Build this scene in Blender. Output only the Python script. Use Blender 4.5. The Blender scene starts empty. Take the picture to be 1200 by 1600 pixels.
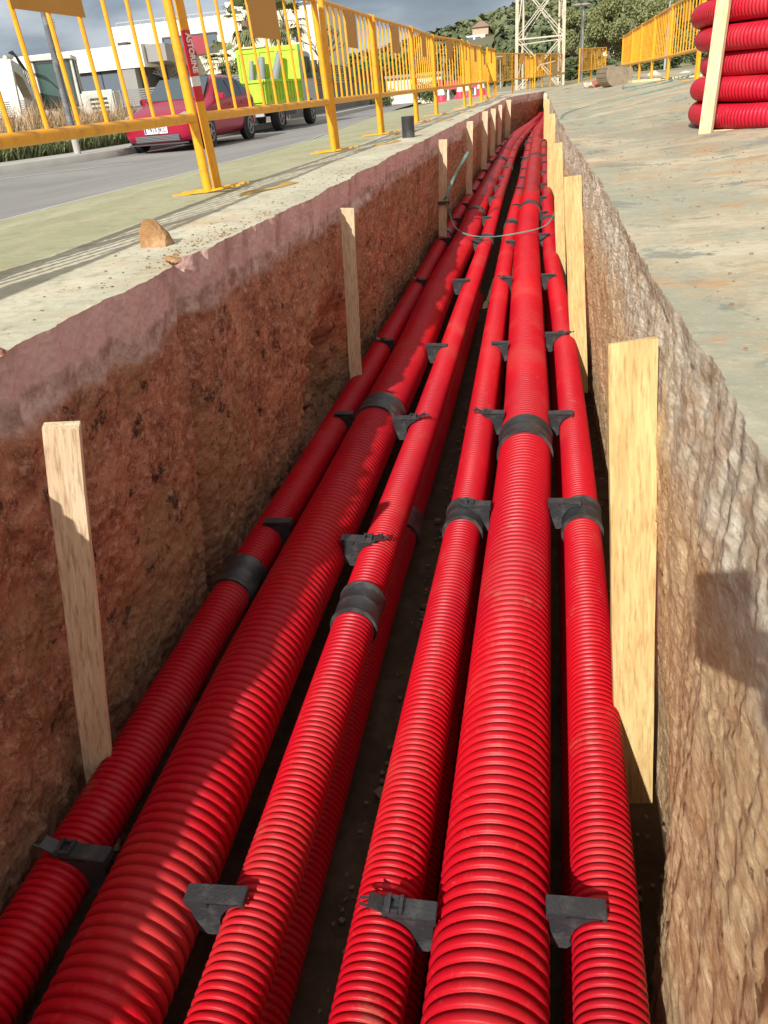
import bpy, math, random
import numpy as np
from mathutils import Vector, Matrix
random.seed(7); np.random.seed(7)
PI = math.pi
scene = bpy.context.scene
COL = scene.collection

# ------------------------------------------------------------------ camera
cam_d = bpy.data.cameras.new("camera")
cam_d.sensor_fit = 'VERTICAL'; cam_d.sensor_height = 36.0; cam_d.lens = 27.0
cam_d.clip_start = 0.02; cam_d.clip_end = 3000
cam = bpy.data.objects.new("camera", cam_d); COL.objects.link(cam)
def solve_axes():
    f = 1200.0; P = np.array([600., 800.]); V1 = np.array([868., 115.]); r = .09
    d = f*f/(685-268*r); V3 = P+np.array([r*d, d])
    ray = lambda p: np.array([p[0]-P[0], p[1]-P[1], f])
    y = ray(V1); y /= np.linalg.norm(y)
    z = -ray(V3); z /= np.linalg.norm(z)
    x = np.cross(y, z)
    return np.array([x, y, z])
R_ = solve_axes()
right, down, fwd = R_[:, 0], R_[:, 1], R_[:, 2]
M = Matrix(((right[0], -down[0], -fwd[0], 0), (right[1], -down[1], -fwd[1], 0), (right[2], -down[2], -fwd[2], .44), (0, 0, 0, 1)))
cam.matrix_world = M
scene.camera = cam

# ------------------------------------------------------------------ light
SUN_DIR = Vector((.335, 1.50, -1.0)).normalized()          # direction the light travels
SUN_EL = math.asin(-SUN_DIR.z)
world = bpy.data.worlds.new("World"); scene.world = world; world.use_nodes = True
nt = world.node_tree; nt.nodes.clear()
wo = nt.nodes.new('ShaderNodeOutputWorld')
sky = nt.nodes.new('ShaderNodeTexSky'); sky.sky_type = 'NISHITA'; sky.sun_disc = False
sky.sun_elevation = SUN_EL
sky.sun_rotation = math.atan2(-SUN_DIR.x, -SUN_DIR.y)
bg1 = nt.nodes.new('ShaderNodeBackground'); bg1.inputs['Strength'].default_value = .10
nt.links.new(sky.outputs[0], bg1.inputs['Color'])
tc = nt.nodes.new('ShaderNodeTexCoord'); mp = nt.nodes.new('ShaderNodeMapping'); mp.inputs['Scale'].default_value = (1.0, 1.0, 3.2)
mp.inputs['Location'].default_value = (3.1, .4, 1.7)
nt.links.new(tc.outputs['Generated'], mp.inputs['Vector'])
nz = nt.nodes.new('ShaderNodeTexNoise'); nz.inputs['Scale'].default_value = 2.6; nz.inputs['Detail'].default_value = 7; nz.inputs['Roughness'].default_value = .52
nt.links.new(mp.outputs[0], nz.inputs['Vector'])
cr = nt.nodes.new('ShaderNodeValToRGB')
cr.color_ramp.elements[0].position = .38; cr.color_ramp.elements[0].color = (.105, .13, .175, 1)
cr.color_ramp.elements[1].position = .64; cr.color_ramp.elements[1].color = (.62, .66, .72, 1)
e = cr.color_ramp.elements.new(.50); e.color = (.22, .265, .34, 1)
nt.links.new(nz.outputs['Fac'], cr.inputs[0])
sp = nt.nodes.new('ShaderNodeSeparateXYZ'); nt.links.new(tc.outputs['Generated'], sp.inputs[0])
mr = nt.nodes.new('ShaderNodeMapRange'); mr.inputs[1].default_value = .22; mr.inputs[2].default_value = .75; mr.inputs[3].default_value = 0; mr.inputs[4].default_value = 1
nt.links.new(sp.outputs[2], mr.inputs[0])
mc = nt.nodes.new('ShaderNodeMix'); mc.data_type = 'RGBA'; mc.inputs[7].default_value = (.72, .71, .69, 1)  # added cloud brightness outside the view, overhead and behind, to lift the shaded wall
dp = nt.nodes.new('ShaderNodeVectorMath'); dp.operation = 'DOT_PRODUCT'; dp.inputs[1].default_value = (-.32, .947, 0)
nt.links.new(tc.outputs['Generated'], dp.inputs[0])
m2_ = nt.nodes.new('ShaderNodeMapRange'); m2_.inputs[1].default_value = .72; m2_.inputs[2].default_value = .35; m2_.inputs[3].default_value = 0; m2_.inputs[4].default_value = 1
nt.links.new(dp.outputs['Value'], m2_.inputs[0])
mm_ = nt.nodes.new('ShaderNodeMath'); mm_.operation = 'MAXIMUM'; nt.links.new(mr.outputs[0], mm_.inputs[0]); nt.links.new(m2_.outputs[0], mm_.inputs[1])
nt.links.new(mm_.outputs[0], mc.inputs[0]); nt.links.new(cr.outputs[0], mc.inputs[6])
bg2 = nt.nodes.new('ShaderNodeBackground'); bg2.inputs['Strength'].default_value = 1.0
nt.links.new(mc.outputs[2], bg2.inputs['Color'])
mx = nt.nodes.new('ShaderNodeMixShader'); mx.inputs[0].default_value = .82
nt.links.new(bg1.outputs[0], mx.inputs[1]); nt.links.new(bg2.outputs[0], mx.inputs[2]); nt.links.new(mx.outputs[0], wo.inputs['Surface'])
sun_d = bpy.data.lights.new("sun", 'SUN'); sun_d.energy = 5.0; sun_d.angle = math.radians(.53); sun_d.color = (1.0, .965, .90)
sun = bpy.data.objects.new("sun", sun_d); COL.objects.link(sun)
sun.rotation_euler = SUN_DIR.to_track_quat('-Z', 'Y').to_euler()
scene.view_settings.view_transform = 'Standard'; scene.view_settings.look = 'None'
scene.view_settings.exposure = 0.14; scene.view_settings.gamma = 1
scene.render.resolution_x = 768; scene.render.resolution_y = 1024

# ------------------------------------------------------------------ helpers
def tag(o, label=None, cat=None, group=None, kind=None):
    if label: o['label'] = label
    if cat: o['category'] = cat
    if group: o['group'] = group
    if kind: o['kind'] = kind
    return o
def empty(name, loc=(0, 0, 0), rz=0.0, label=None, cat=None, group=None, rot=None):
    o = bpy.data.objects.new(name, None); COL.objects.link(o)
    o.location = loc; o.rotation_euler = rot if rot else (0, 0, rz); o.empty_display_size = .1
    return tag(o, label, cat, group)
def link_mesh(name, me, mat=None, parent=None, loc=None, rz=0):
    o = bpy.data.objects.new(name, me); COL.objects.link(o)
    if mat and len(me.materials) == 0: me.materials.append(mat)
    if parent: o.parent = parent
    if loc is not None: o.location = loc
    if rz: o.rotation_euler = (0, 0, rz)
    return o
def grid_mesh(name, V, closed=False, smooth=True, uv=None, flip=False):
    """V: (n,m,3) grid of points -> quads; closed joins the m direction"""
    n, m = V.shape[:2]
    me = bpy.data.meshes.new(name)
    me.vertices.add(n*m); me.vertices.foreach_set('co', V.reshape(-1).astype(np.float32))
    mm = m if closed else m-1
    i = np.arange(n-1)[:, None]; j = np.arange(mm)[None, :]; j2 = (j+1) % m
    q = np.stack([i*m+j, i*m+j2, (i+1)*m+j2, (i+1)*m+j], -1).reshape(-1, 4)
    if flip: q = q[:, ::-1]
    nf = len(q)
    me.loops.add(nf*4); me.loops.foreach_set('vertex_index', q.reshape(-1).astype(np.int32))
    me.polygons.add(nf); me.polygons.foreach_set('loop_start', np.arange(0, nf*4, 4, dtype=np.int32))
    me.polygons.foreach_set('loop_total', np.full(nf, 4, dtype=np.int32))
    me.update(calc_edges=True)
    if smooth: me.polygons.foreach_set('use_smooth', np.ones(nf, dtype=bool))
    if uv is not None:
        l = me.uv_layers.new(name='UVMap')
        l.data.foreach_set('uv', uv.reshape(-1, 2)[q.reshape(-1)].reshape(-1).astype(np.float32))
    me.validate()
    return me
class MB:
    def __init__(s): s.v = []; s.f = []
    def add(s, vs, fs):
        b = len(s.v); s.v += [tuple(v) for v in vs]; s.f += [tuple(i+b for i in f) for f in fs]; return s
    def box(s, c, d, rot=None):
        x, y, z = d[0]/2, d[1]/2, d[2]/2
        vs = [Vector((a*x, b*y, e*z)) for e in (-1, 1) for b in (-1, 1) for a in (-1, 1)]
        if rot is not None: vs = [rot @ v for v in vs]
        vs = [v+Vector(c) for v in vs]
        return s.add(vs, [(0, 2, 3, 1), (4, 5, 7, 6), (0, 1, 5, 4), (2, 6, 7, 3), (0, 4, 6, 2), (1, 3, 7, 5)])
    def bbox(s, a, b):
        return s.box([(a[i]+b[i])/2 for i in range(3)], [abs(b[i]-a[i]) for i in range(3)])
    def bar(s, p0, p1, w, h=None, seg=4, r1=None):
        """round (seg>4) or square bar between two points"""
        p0, p1 = Vector(p0), Vector(p1); d = (p1-p0)
        if d.length < 1e-6: return s
        q = d.to_track_quat('Z', 'Y'); h = h or w
        r1 = 1 if r1 is None else r1
        vs = []
        for k, p in ((1, p0), (r1, p1)):
            for i in range(seg):
                a = 2*PI*(i+.5)/seg
                vs.append(p+q @ Vector((math.cos(a)*w*k/2*(1.414 if seg == 4 else 1), math.sin(a)*h*k/2*(1.414 if seg == 4 else 1), 0)))
        fs = [(i, (i+1) % seg, seg+(i+1) % seg, seg+i) for i in range(seg)] + [tuple(reversed(range(seg))), tuple(range(seg, 2*seg))]
        return s.add(vs, fs)
    def tube(s, pts, r, seg=8):
        pts = [Vector(p) for p in pts]; n = len(pts)
        rr = r if isinstance(r, (list, tuple)) else [r]*n
        vs = []
        for k, p in enumerate(pts):
            d = (pts[min(k+1, n-1)]-pts[max(k-1, 0)]).normalized()
            up = Vector((0, 0, 1)) if abs(d.z) < .95 else Vector((1, 0, 0))
            a = d.cross(up).normalized(); b = a.cross(d)
            for i in range(seg):
                t = 2*PI*i/seg; vs.append(p+(a*math.cos(t)+b*math.sin(t))*rr[k])
        fs = [(k*seg+i, k*seg+(i+1) % seg, (k+1)*seg+(i+1) % seg, (k+1)*seg+i) for k in range(n-1) for i in range(seg)]
        fs += [tuple(reversed(range(seg))), tuple(range((n-1)*seg, n*seg))]
        return s.add(vs, fs)
    def prism(s, poly, a, b, axis='y'):
        """extrude a 2D outline between a and b along axis"""
        n = len(poly)
        def P(u, v, t): return {'y': (u, t, v), 'x': (t, u, v), 'z': (u, v, t)}[axis]
        vs = [P(u, v, a) for u, v in poly]+[P(u, v, b) for u, v in poly]
        fs = [(i, (i+1) % n, n+(i+1) % n, n+i) for i in range(n)]+[tuple(reversed(range(n))), tuple(range(n, 2*n))]
        return s.add(vs, fs)
    def lathe(s, prof, c=(0, 0, 0), axis='z', seg=24):
        vs = []; c = Vector(c)
        for r, h in prof:
            for i in range(seg):
                t = 2*PI*i/seg; a, b = r*math.cos(t), r*math.sin(t)
                vs.append(c+Vector({'z': (a, b, h), 'y': (a, h, b), 'x': (h, a, b)}[axis]))
        n = len(prof)
        fs = [(k*seg+i, k*seg+(i+1) % seg, (k+1)*seg+(i+1) % seg, (k+1)*seg+i) for k in range(n-1) for i in range(seg)]
        fs += [tuple(reversed(range(seg))), tuple(range((n-1)*seg, n*seg))]
        return s.add(vs, fs)
    def mesh(s, name, mat=None, smooth=False, bevel=0):
        me = bpy.data.meshes.new(name); me.from_pydata(s.v, [], s.f)
        import bmesh
        bm = bmesh.new(); bm.from_mesh(me)
        bmesh.ops.recalc_face_normals(bm, faces=bm.faces)
        if bevel:
            es = [e for e in bm.edges if len(e.link_faces) == 2 and e.calc_face_angle(0) > .6]
            bmesh.ops.bevel(bm, geom=es, offset=bevel, segments=2, affect='EDGES', clamp_overlap=True)
        bm.to_mesh(me); bm.free()
        if smooth:
            me.polygons.foreach_set('use_smooth', np.ones(len(me.polygons), dtype=bool))
            try: me.set_sharp_from_angle(angle=.7)
            except Exception: pass
        if mat: me.materials.append(mat)
        return me
    def build(s, name, mat, parent=None, loc=None, smooth=False, bevel=0, rz=0):
        return link_mesh(name, s.mesh(name, mat, smooth, bevel), None, parent, loc, rz)
def copy_tree(o, parent=None):
    c = o.copy(); COL.objects.link(c); c.parent = parent
    for ch in [k for k in bpy.data.objects if k.parent == o]:
        copy_tree(ch, c)
    return c
# vectorised value noise
def _h(ix, iy, iz):
    n = (ix*374761393+iy*668265263+iz*1274126177) & 0xffffffff
    n = ((n ^ (n >> 13))*1274126177) & 0xffffffff
    return ((n ^ (n >> 16)) & 0xffff)/65535.0
def vn(x, y, z):
    x, y, z = np.broadcast_arrays(np.asarray(x, float), np.asarray(y, float), np.asarray(z, float))
    ix, iy, iz = np.floor(x).astype(np.int64), np.floor(y).astype(np.int64), np.floor(z).astype(np.int64)
    fx, fy, fz = x-ix, y-iy, z-iz
    fx, fy, fz = fx*fx*(3-2*fx), fy*fy*(3-2*fy), fz*fz*(3-2*fz)
    r = 0
    for a in (0, 1):
        for b in (0, 1):
            for c in (0, 1):
                r = r+_h(ix+a, iy+b, iz+c)*(fx if a else 1-fx)*(fy if b else 1-fy)*(fz if c else 1-fz)
    return r*2-1
def fbm(x, y, z, o=4, g=.5):
    r = 0; a = 1
    for k in range(o):
        r = r+a*vn(np.asarray(x)*2**k+k*17.3, np.asarray(y)*2**k+k*5.1, np.asarray(z)*2**k); a *= g
    return r

def cells(x, y, z, f, seed=0):
    """distance to the nearest scattered point: pebbles and lumps"""
    x, y, z = np.asarray(x)*f, np.asarray(y)*f, np.asarray(z)*f
    ix, iy, iz = np.floor(x).astype(np.int64), np.floor(y).astype(np.int64), np.floor(z).astype(np.int64); best = np.full(x.shape, 9.0)
    for a in (-1, 0, 1):
        for b in (-1, 0, 1):
            for c in (-1, 0, 1):
                jx, jy, jz = ix+a, iy+b, iz+c
                d = (jx+_h(jx+seed, jy, jz)-x)**2+(jy+_h(jx, jy+seed+7, jz)-y)**2+(jz+_h(jx, jy, jz+seed+13)-z)**2
                best = np.minimum(best, d)
    return np.sqrt(best)

# ------------------------------------------------------------------ materials
def new_mat(name):
    m = bpy.data.materials.new(name); m.use_nodes = True
    n = m.node_tree; b = n.nodes['Principled BSDF']; return m, n, b
def mat_plain(name, col, rough=.5, metal=0, spec=.5, var=.0, vs=6.0, bump=0, bs=60, dirt=None, dirt_amt=.35, dirt_scale=4):
    """one base colour with slight real-surface variation, optional bump and dust patches"""
    m, n, b = new_mat(name)
    b.inputs['Roughness'].default_value = rough; b.inputs['Metallic'].default_value = metal
    b.inputs['Specular IOR Level'].default_value = spec
    tc = n.nodes.new('ShaderNodeTexCoord')
    base = None
    if var > 0:
        nz = n.nodes.new('ShaderNodeTexNoise'); nz.inputs['Scale'].default_value = vs; nz.inputs['Detail'].default_value = 5
        n.links.new(tc.outputs['Object'], nz.inputs['Vector'])
        mixn = n.nodes.new('ShaderNodeMix'); mixn.data_type = 'RGBA'
        mixn.inputs[6].default_value = tuple(c*(1-var) for c in col)+(1,); mixn.inputs[7].default_value = tuple(min(1, c*(1+var)) for c in col)+(1,)
        n.links.new(nz.outputs['Fac'], mixn.inputs[0]); base = mixn.outputs[2]
    else:
        b.inputs['Base Color'].default_value = tuple(col)+(1,)
    if dirt:
        nz2 = n.nodes.new('ShaderNodeTexNoise'); nz2.inputs['Scale'].default_value = dirt_scale; nz2.inputs['Detail'].default_value = 8; nz2.inputs['Roughness'].default_value = .65
        n.links.new(tc.outputs['Object'], nz2.inputs['Vector'])
        r = n.nodes.new('ShaderNodeMapRange'); r.inputs[1].default_value = .5; r.inputs[2].default_value = .72; r.inputs[3].default_value = 0; r.inputs[4].default_value = dirt_amt
        n.links.new(nz2.outputs['Fac'], r.inputs[0])
        m2 = n.nodes.new('ShaderNodeMix'); m2.data_type = 'RGBA'; m2.inputs[6].default_value = tuple(col)+(1,); m2.inputs[7].default_value = tuple(dirt)+(1,)
        if base: n.links.new(base, m2.inputs[6])
        n.links.new(r.outputs[0], m2.inputs[0]); base = m2.outputs[2]
    if base: n.links.new(base, b.inputs['Base Color'])
    if bump:
        nb = n.nodes.new('ShaderNodeTexNoise'); nb.inputs['Scale'].default_value = bs; nb.inputs['Detail'].default_value = 6
        n.links.new(tc.outputs['Object'], nb.inputs['Vector'])
        bp = n.nodes.new('ShaderNodeBump'); bp.inputs['Strength'].default_value = bump; bp.inputs['Distance'].default_value = .01
        n.links.new(nb.outputs['Fac'], bp.inputs['Height']); n.links.new(bp.outputs[0], b.inputs['Normal'])
    return m
class NB:
    """tiny node builder"""
    def __init__(s, name): s.m, s.n, s.b = new_mat(name); s.tc = s.n.nodes.new('ShaderNodeTexCoord')
    def noise(s, scale, detail=5, rough=.55, stretch=None, vec=None, dist=0):
        z = s.n.nodes.new('ShaderNodeTexNoise'); z.inputs['Scale'].default_value = scale; z.inputs['Detail'].default_value = detail
        z.inputs['Roughness'].default_value = rough; z.inputs['Distortion'].default_value = dist
        v = vec or s.tc.outputs['Object']
        if stretch:
            mp = s.n.nodes.new('ShaderNodeMapping'); mp.inputs['Scale'].default_value = stretch; s.n.links.new(v, mp.inputs['Vector']); v = mp.outputs[0]
        s.n.links.new(v, z.inputs['Vector']); return z.outputs['Fac']
    def voro(s, scale, feature='F1', stretch=None):
        z = s.n.nodes.new('ShaderNodeTexVoronoi'); z.inputs['Scale'].default_value = scale; z.feature = feature
        v = s.tc.outputs['Object']
        if stretch:
            mp = s.n.nodes.new('ShaderNodeMapping'); mp.inputs['Scale'].default_value = stretch; s.n.links.new(v, mp.inputs['Vector']); v = mp.outputs[0]
        s.n.links.new(v, z.inputs['Vector']); return z.outputs['Distance']
    def rng(s, x, a, b, c=0, d=1):
        r = s.n.nodes.new('ShaderNodeMapRange'); r.inputs[1].default_value = a; r.inputs[2].default_value = b; r.inputs[3].default_value = c; r.inputs[4].default_value = d
        s.n.links.new(x, r.inputs[0]); return r.outputs[0]
    def mix(s, f, a, b):
        m = s.n.nodes.new('ShaderNodeMix'); m.data_type = 'RGBA'
        for k, v in ((0, f), (6, a), (7, b)):
            if isinstance(v, (int, float)): m.inputs[k].default_value = v
            elif isinstance(v, tuple): m.inputs[k].default_value = v+(1,)
            else: s.n.links.new(v, m.inputs[k])
        return m.outputs[2]
    def math(s, op, a, b=0):
        m = s.n.nodes.new('ShaderNodeMath'); m.operation = op
        for k, v in ((0, a), (1, b)):
            if isinstance(v, (int, float)): m.inputs[k].default_value = v
            else: s.n.links.new(v, m.inputs[k])
        return m.outputs[0]
    def sep(s, which='Object'):
        x = s.n.nodes.new('ShaderNodeSeparateXYZ'); s.n.links.new(s.tc.outputs[which], x.inputs[0]); return x.outputs
    def bump(s, h, strength=.5, dist=.01, prev=None):
        b = s.n.nodes.new('ShaderNodeBump'); b.inputs['Strength'].default_value = strength; b.inputs['Distance'].default_value = dist
        s.n.links.new(h, b.inputs['Height'])
        if prev: s.n.links.new(prev, b.inputs['Normal'])
        return b.outputs[0]
    def out(s, col, rough=.8, normal=None, spec=.3, metal=0):
        if isinstance(col, tuple): s.b.inputs['Base Color'].default_value = col+(1,)
        else: s.n.links.new(col, s.b.inputs['Base Color'])
        if isinstance(rough, (int, float)): s.b.inputs['Roughness'].default_value = rough
        else: s.n.links.new(rough, s.b.inputs['Roughness'])
        s.b.inputs['Specular IOR Level'].default_value = spec; s.b.inputs['Metallic'].default_value = metal
        if normal: s.n.links.new(normal, s.b.inputs['Normal'])
        return s.m

def mat_conduit(name, base, dusty, ribs=0.0, pitch=.0167):
    k = NB(name)
    a = k.noise(2.2, 6, .6); d1 = k.rng(a, .52, .74, 0, .24)
    f = k.noise(30, 8, .75, stretch=(1, .5, 1)); d2 = k.rng(f, .57, .72, 0, .26)
    c = k.mix(d1, base, dusty); c = k.mix(d2, c, tuple(min(1, x*1.1) for x in dusty))
    v = k.rng(k.noise(.9, 3), .35, .65, 0, 1); c = k.mix(k.math('MULTIPLY', v, .6), c, (base[0]*.66, base[1], base[2]*1.4))
    sm = k.noise(5.5, 9, .75); c = k.mix(k.rng(sm, .60, .70, 0, .45), c, (.33, .14, .09))
    nrm = k.bump(k.noise(220, 3), .12, .002)
    if ribs:
        s = k.sep('UV')
        w = k.math('SINE', k.math('MULTIPLY', s[0], 2*PI/pitch))
        nrm = k.bump(w, ribs, .003, nrm)
    return k.out(c, k.rng(a, .3, .8,   .36, .58), nrm, .24)
RED = (.50, .004, .012); DUSTY = (.52, .15, .11)
M_red = mat_conduit('red_corrugated_plastic', RED, DUSTY)
M_red_far = mat_conduit('red_corrugated_plastic_far', tuple(.9*x for x in RED), DUSTY, .15)  # far colour darkened to stand in for shade in the unmodelled grooves
M_black = mat_plain('black_moulded_plastic', (.030, .031, .034), .42, 0, .6, .25, 20, .25, 160, (.20, .19, .175), .45, 9)

def mat_wall_left():
    k = NB('cut_red_soil_with_concrete_top')
    s = k.sep(); wob = k.math('MULTIPLY', k.math('SUBTRACT', k.noise(3.2, 8, .7), .5), .13)
    z = k.math('ADD', s[2], wob)
    fine = k.noise(34, 12, .78); mid = k.noise(7.5, 10, .70, dist=.3); sc = k.noise(9, 7, .6, stretch=(1, 1.7, .35)); st = k.voro(42); st2 = k.voro(15); grit = k.noise(120, 4, .8)
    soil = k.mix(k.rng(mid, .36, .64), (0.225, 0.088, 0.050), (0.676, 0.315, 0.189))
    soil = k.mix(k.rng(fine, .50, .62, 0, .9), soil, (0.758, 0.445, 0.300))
    soil = k.mix(k.rng(sc, .50, .66, 0, .6), soil, (0.512, 0.213, 0.111))
    soil = k.mix(k.rng(st, .06, .15, .75, 0), soil, (0.635, 0.464, 0.361))
    soil = k.mix(k.rng(k.noise(1.7, 5, .6), .50, .63, 0, .75), soil, (0.410, 0.250, 0.129))
    soil = k.mix(k.rng(k.noise(11, 10, .75), .565, .63, 0, .9), soil, (.045, .03, .024))
    soil = k.mix(k.rng(st2, .05, .14, .55, 0), soil, (0.389, 0.250, 0.206))
    soil = k.mix(k.rng(grit, .56, .66, 0, .6), soil, (0.794, 0.512, 0.383)); soil = k.mix(k.rng(k.noise(75, 5, .8), .56, .64, 0, .7), soil, (.07, .04, .03))
    grey = k.mix(k.rng(k.noise(12, 9, .7), .38, .64), (0.430, 0.268, 0.215), (0.881, 0.686, 0.601))
    conc = k.mix(k.rng(k.noise(8, 6, .6), .38, .68), (0.901, 0.631, 0.566), (0.737, 0.473, 0.421))
    conc = k.mix(k.rng(k.noise(4.5, 7, .65, stretch=(1, 1, .6)), .55, .64, 0, .75), conc, (0.532, 0.334, 0.275))
    g = k.rng(z, -.205, -.175); c = k.mix(g, soil, grey)
    h = k.rng(z, -.125, -.108); c = k.mix(h, c, conc)
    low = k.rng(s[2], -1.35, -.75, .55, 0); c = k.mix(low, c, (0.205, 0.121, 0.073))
    hh = k.math('ADD', k.math('ADD', k.math('MULTIPLY', fine, 1.0), k.math('MULTIPLY', mid, .6)), k.math('MULTIPLY', st, .5))
    return k.out(c, .92, k.bump(hh, .8, .018), .1)
def mat_wall_right():
    k = NB('cut_sandy_soil_with_broken_concrete')
    N = lambda sc, de=5, ro=.55, **kw: k.noise(sc, de, ro, stretch=(1, .9, 1.4), **kw)
    s = k.sep(); wob = k.math('MULTIPLY', k.math('SUBTRACT', k.noise(4.2, 7, .65), .5), .42)
    z = k.math('ADD', s[2], wob)
    fine = N(46, 12, .8); mid = N(6.0, 10, .7, dist=.2); sc = N(8, 9, .75); st = k.voro(50, stretch=(1, .7, 1.9))
    soil = k.mix(k.rng(mid, .38, .62), (.64, .37, .18), (.95, .72, .42)); soil = k.mix(k.rng(N(110, 4, .8), .56, .64, 0, .6), soil, (.97, .82, .58))
    soil = k.mix(k.rng(sc, .46, .66, 0, .8), soil, (.60, .34, .16))
    soil = k.mix(k.rng(fine, .50, .74, 0, .75), soil, (.95, .78, .50))
    soil = k.mix(k.rng(N(18, 9, .75), .63, .68, 0, .8), soil, (.14, .08, .045))
    conc = k.mix(k.rng(N(16, 9, .75), .36, .62), (.52, .40, .26), (.97, .90, .72))
    conc = k.mix(k.rng(N(5, 6, .6), .52, .66, 0, .8), conc, (.64, .42, .24))
    g = k.rng(z, -.34, -.18); c = k.mix(g, soil, conc); c = k.mix(k.rng(N(24, 12, .85), .54, .61, 0, .5), c, (.34, .20, .11))
    c = k.mix(k.rng(N(90, 4, .8), .62, .70, 0, .6), c, (.20, .12, .07))
    pit_shade = N(5.5, 9, .78); c = k.mix(k.math('MULTIPLY', k.rng(pit_shade, .60, .66), k.rng(s[2], -.25, -.55)), c, (.09, .055, .035))  # dark of pits painted into the colour, low on the wall only
    hh = k.math('ADD', k.math('ADD', fine, k.math('MULTIPLY', mid, .5)), k.math('MULTIPLY', st, .5))
    return k.out(c, .92, k.bump(hh, .8, .016), .1)
def mat_slab_left():
    k = NB('worn_green_paved_slab')
    s = k.sep(); n1 = k.noise(1.1, 7, .6); n2 = k.noise(24, 8, .7); n3 = k.noise(3.0, 6, .6, stretch=(1, .35, 1))
    green = k.mix(k.rng(n1, .3, .7), (.27, .28, .155), (.40, .395, .25))
    green = k.mix(k.rng(n3, .45, .7, 0, .6), green, (.47, .44, .31))
    bare = k.mix(k.rng(n3, .35, .65), (.44, .42, .31), (.60, .565, .43))
    bare = k.mix(k.rng(n1, .55, .66, 0, .6), bare, (.50, .37, .23))
    edge = k.math('ADD', s[0], k.math('MULTIPLY', k.math('SUBTRACT', k.noise(2.5, 5), .5), .10))
    c = k.mix(k.rng(edge, -1.84, -1.76), green, bare)
    c = k.mix(k.rng(n2, .48, .68, 0, .5), c, (.28, .25, .17)); c = k.mix(k.rng(k.noise(7, 9, .7), .53, .64, 0, .55), c, (.24, .22, .15)); c = k.mix(k.rng(k.noise(2.6, 9, .75, stretch=(.5, 1.8, 1)), .56, .68, 0, .55), c, (.52, .36, .22))
    c = k.mix(k.rng(k.noise(60, 3, .5), .66, .72, 0, .5), c, (.22, .16, .10))
    return k.out(c, .85, k.bump(n2, .35, .01), .2)
def mat_slab_right():
    k = NB('worn_stained_paved_slab')
    n1 = k.noise(.9, 9, .62); n2 = k.noise(26, 8, .7); n3 = k.noise(2.1, 9, .68, stretch=(.8, 1.25, 1), dist=.4); n4 = k.noise(3.0, 10, .72)
    c = k.mix(k.rng(n3, .42, .58), (.43, .35, .225), (.52, .465, .335))
    c = k.mix(k.rng(n1, .44, .53, 0, .8), c, (.32, .325, .245))
    c = k.mix(k.rng(k.noise(2.6, 10, .72, dist=.5), .545, .60, 0, .8), c, (.20, .215, .185))
    c = k.mix(k.rng(n4, .54, .62, 0, .75), c, (.46, .27, .13))
    c = k.mix(k.rng(k.noise(4.2, 9, .7), .64, .69, 0, .75), c, (.30, .14, .07))
    c = k.mix(k.rng(k.noise(7.5, 9, .75), .56, .64, 0, .45), c, (.22, .21, .16))
    c = k.mix(k.rng(n2, .50, .70, 0, .45), c, (.27, .23, .16))
    c = k.mix(k.rng(k.noise(55, 4, .7), .60, .68, 0, .35), c, (.70, .64, .50))
    cr_ = k.voro(.8, 'DISTANCE_TO_EDGE'); c = k.mix(k.math('MULTIPLY', k.rng(cr_, .0, .004, .8, 0), k.rng(k.noise(1.5, 3), .50, .56)), c, (.14, .12, .09))
    return k.out(c, .85, k.bump(n2, .5, .008), .2)
def mat_asphalt():
    k = NB('grey_worn_asphalt')
    n1 = k.noise(.5, 5); n2 = k.noise(70, 4, .7)
    c = k.mix(k.rng(n1, .35, .65), (.20, .195, .185), (.28, .265, .245)); c = k.mix(k.rng(n2, .4, .7, 0, .5), c, (.35, .335, .31))
    return k.out(c, .9, k.bump(n2, .4, .01), .2)
def mat_wood(name, light, dark, knot, axis=2):
    k = NB(name); st = [9, 9, 9]; st[axis] = .9
    g = k.noise(4.2, 6, .6, stretch=tuple(st), dist=1.2); g2 = k.noise(16, 4, .6, stretch=tuple(st))
    c = k.mix(k.rng(g, .38, .60), light, dark); c = k.mix(k.rng(g2, .5, .66, 0, .55), c, knot)
    v = k.voro(4.2, stretch=tuple(1.0 if i != axis else .42 for i in range(3)))
    c = k.mix(k.rng(v, .05, .16, .9, 0), c, knot); g3 = k.noise(1.6, 5, .6, stretch=tuple(2.6 if i != axis else .8 for i in range(3))); c = k.mix(k.rng(g3, .52, .66, 0, .5), c, tuple(x*.8 for x in dark))
    c = k.mix(k.rng(k.noise(3, 7, .7), .56, .7, 0, .4), c, tuple(x*.6 for x in dark))
    return k.out(c, .7, k.bump(g2, .25, .004), .25)
M_wallL, M_wallR, M_slabL, M_slabR, M_asph = mat_wall_left(), mat_wall_right(), mat_slab_left(), mat_slab_right(), mat_asphalt()
M_woodY = mat_wood('yellow_sawn_pine', (.70, .54, .25), (.58, .40, .17), (.32, .18, .07))
M_woodP = mat_wood('pale_sawn_pine', (.74, .60, .40), (.62, .46, .29), (.28, .15, .08))
M_floor = mat_plain('dark_trench_soil', (.10, .066, .042), .95, 0, .1, .4, 14, .9, 30, (.19, .12, .08), .6, 9)  # dark brown base with lighter brown patches
M_yel = mat_plain('yellow_enamel_paint', (.82, .37, .010), .42, 0, .5, .12, 5, .10, 40, (.36, .16, .05), .6, 16)
M_dust = mat_plain('sandy_terrain', (.30, .26, .17), .95, 0, .1, .35, .35, .5, 5, (.16, .19, .07), .8, .25)
M_curb = mat_plain('pale_kerb_concrete', (.42, .40, .36), .9, 0, .2, .2, 3, .3, 40)
M_white = mat_plain('white_render', (.80, .78, .72), .85, 0, .2, .04, .6)
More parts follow.
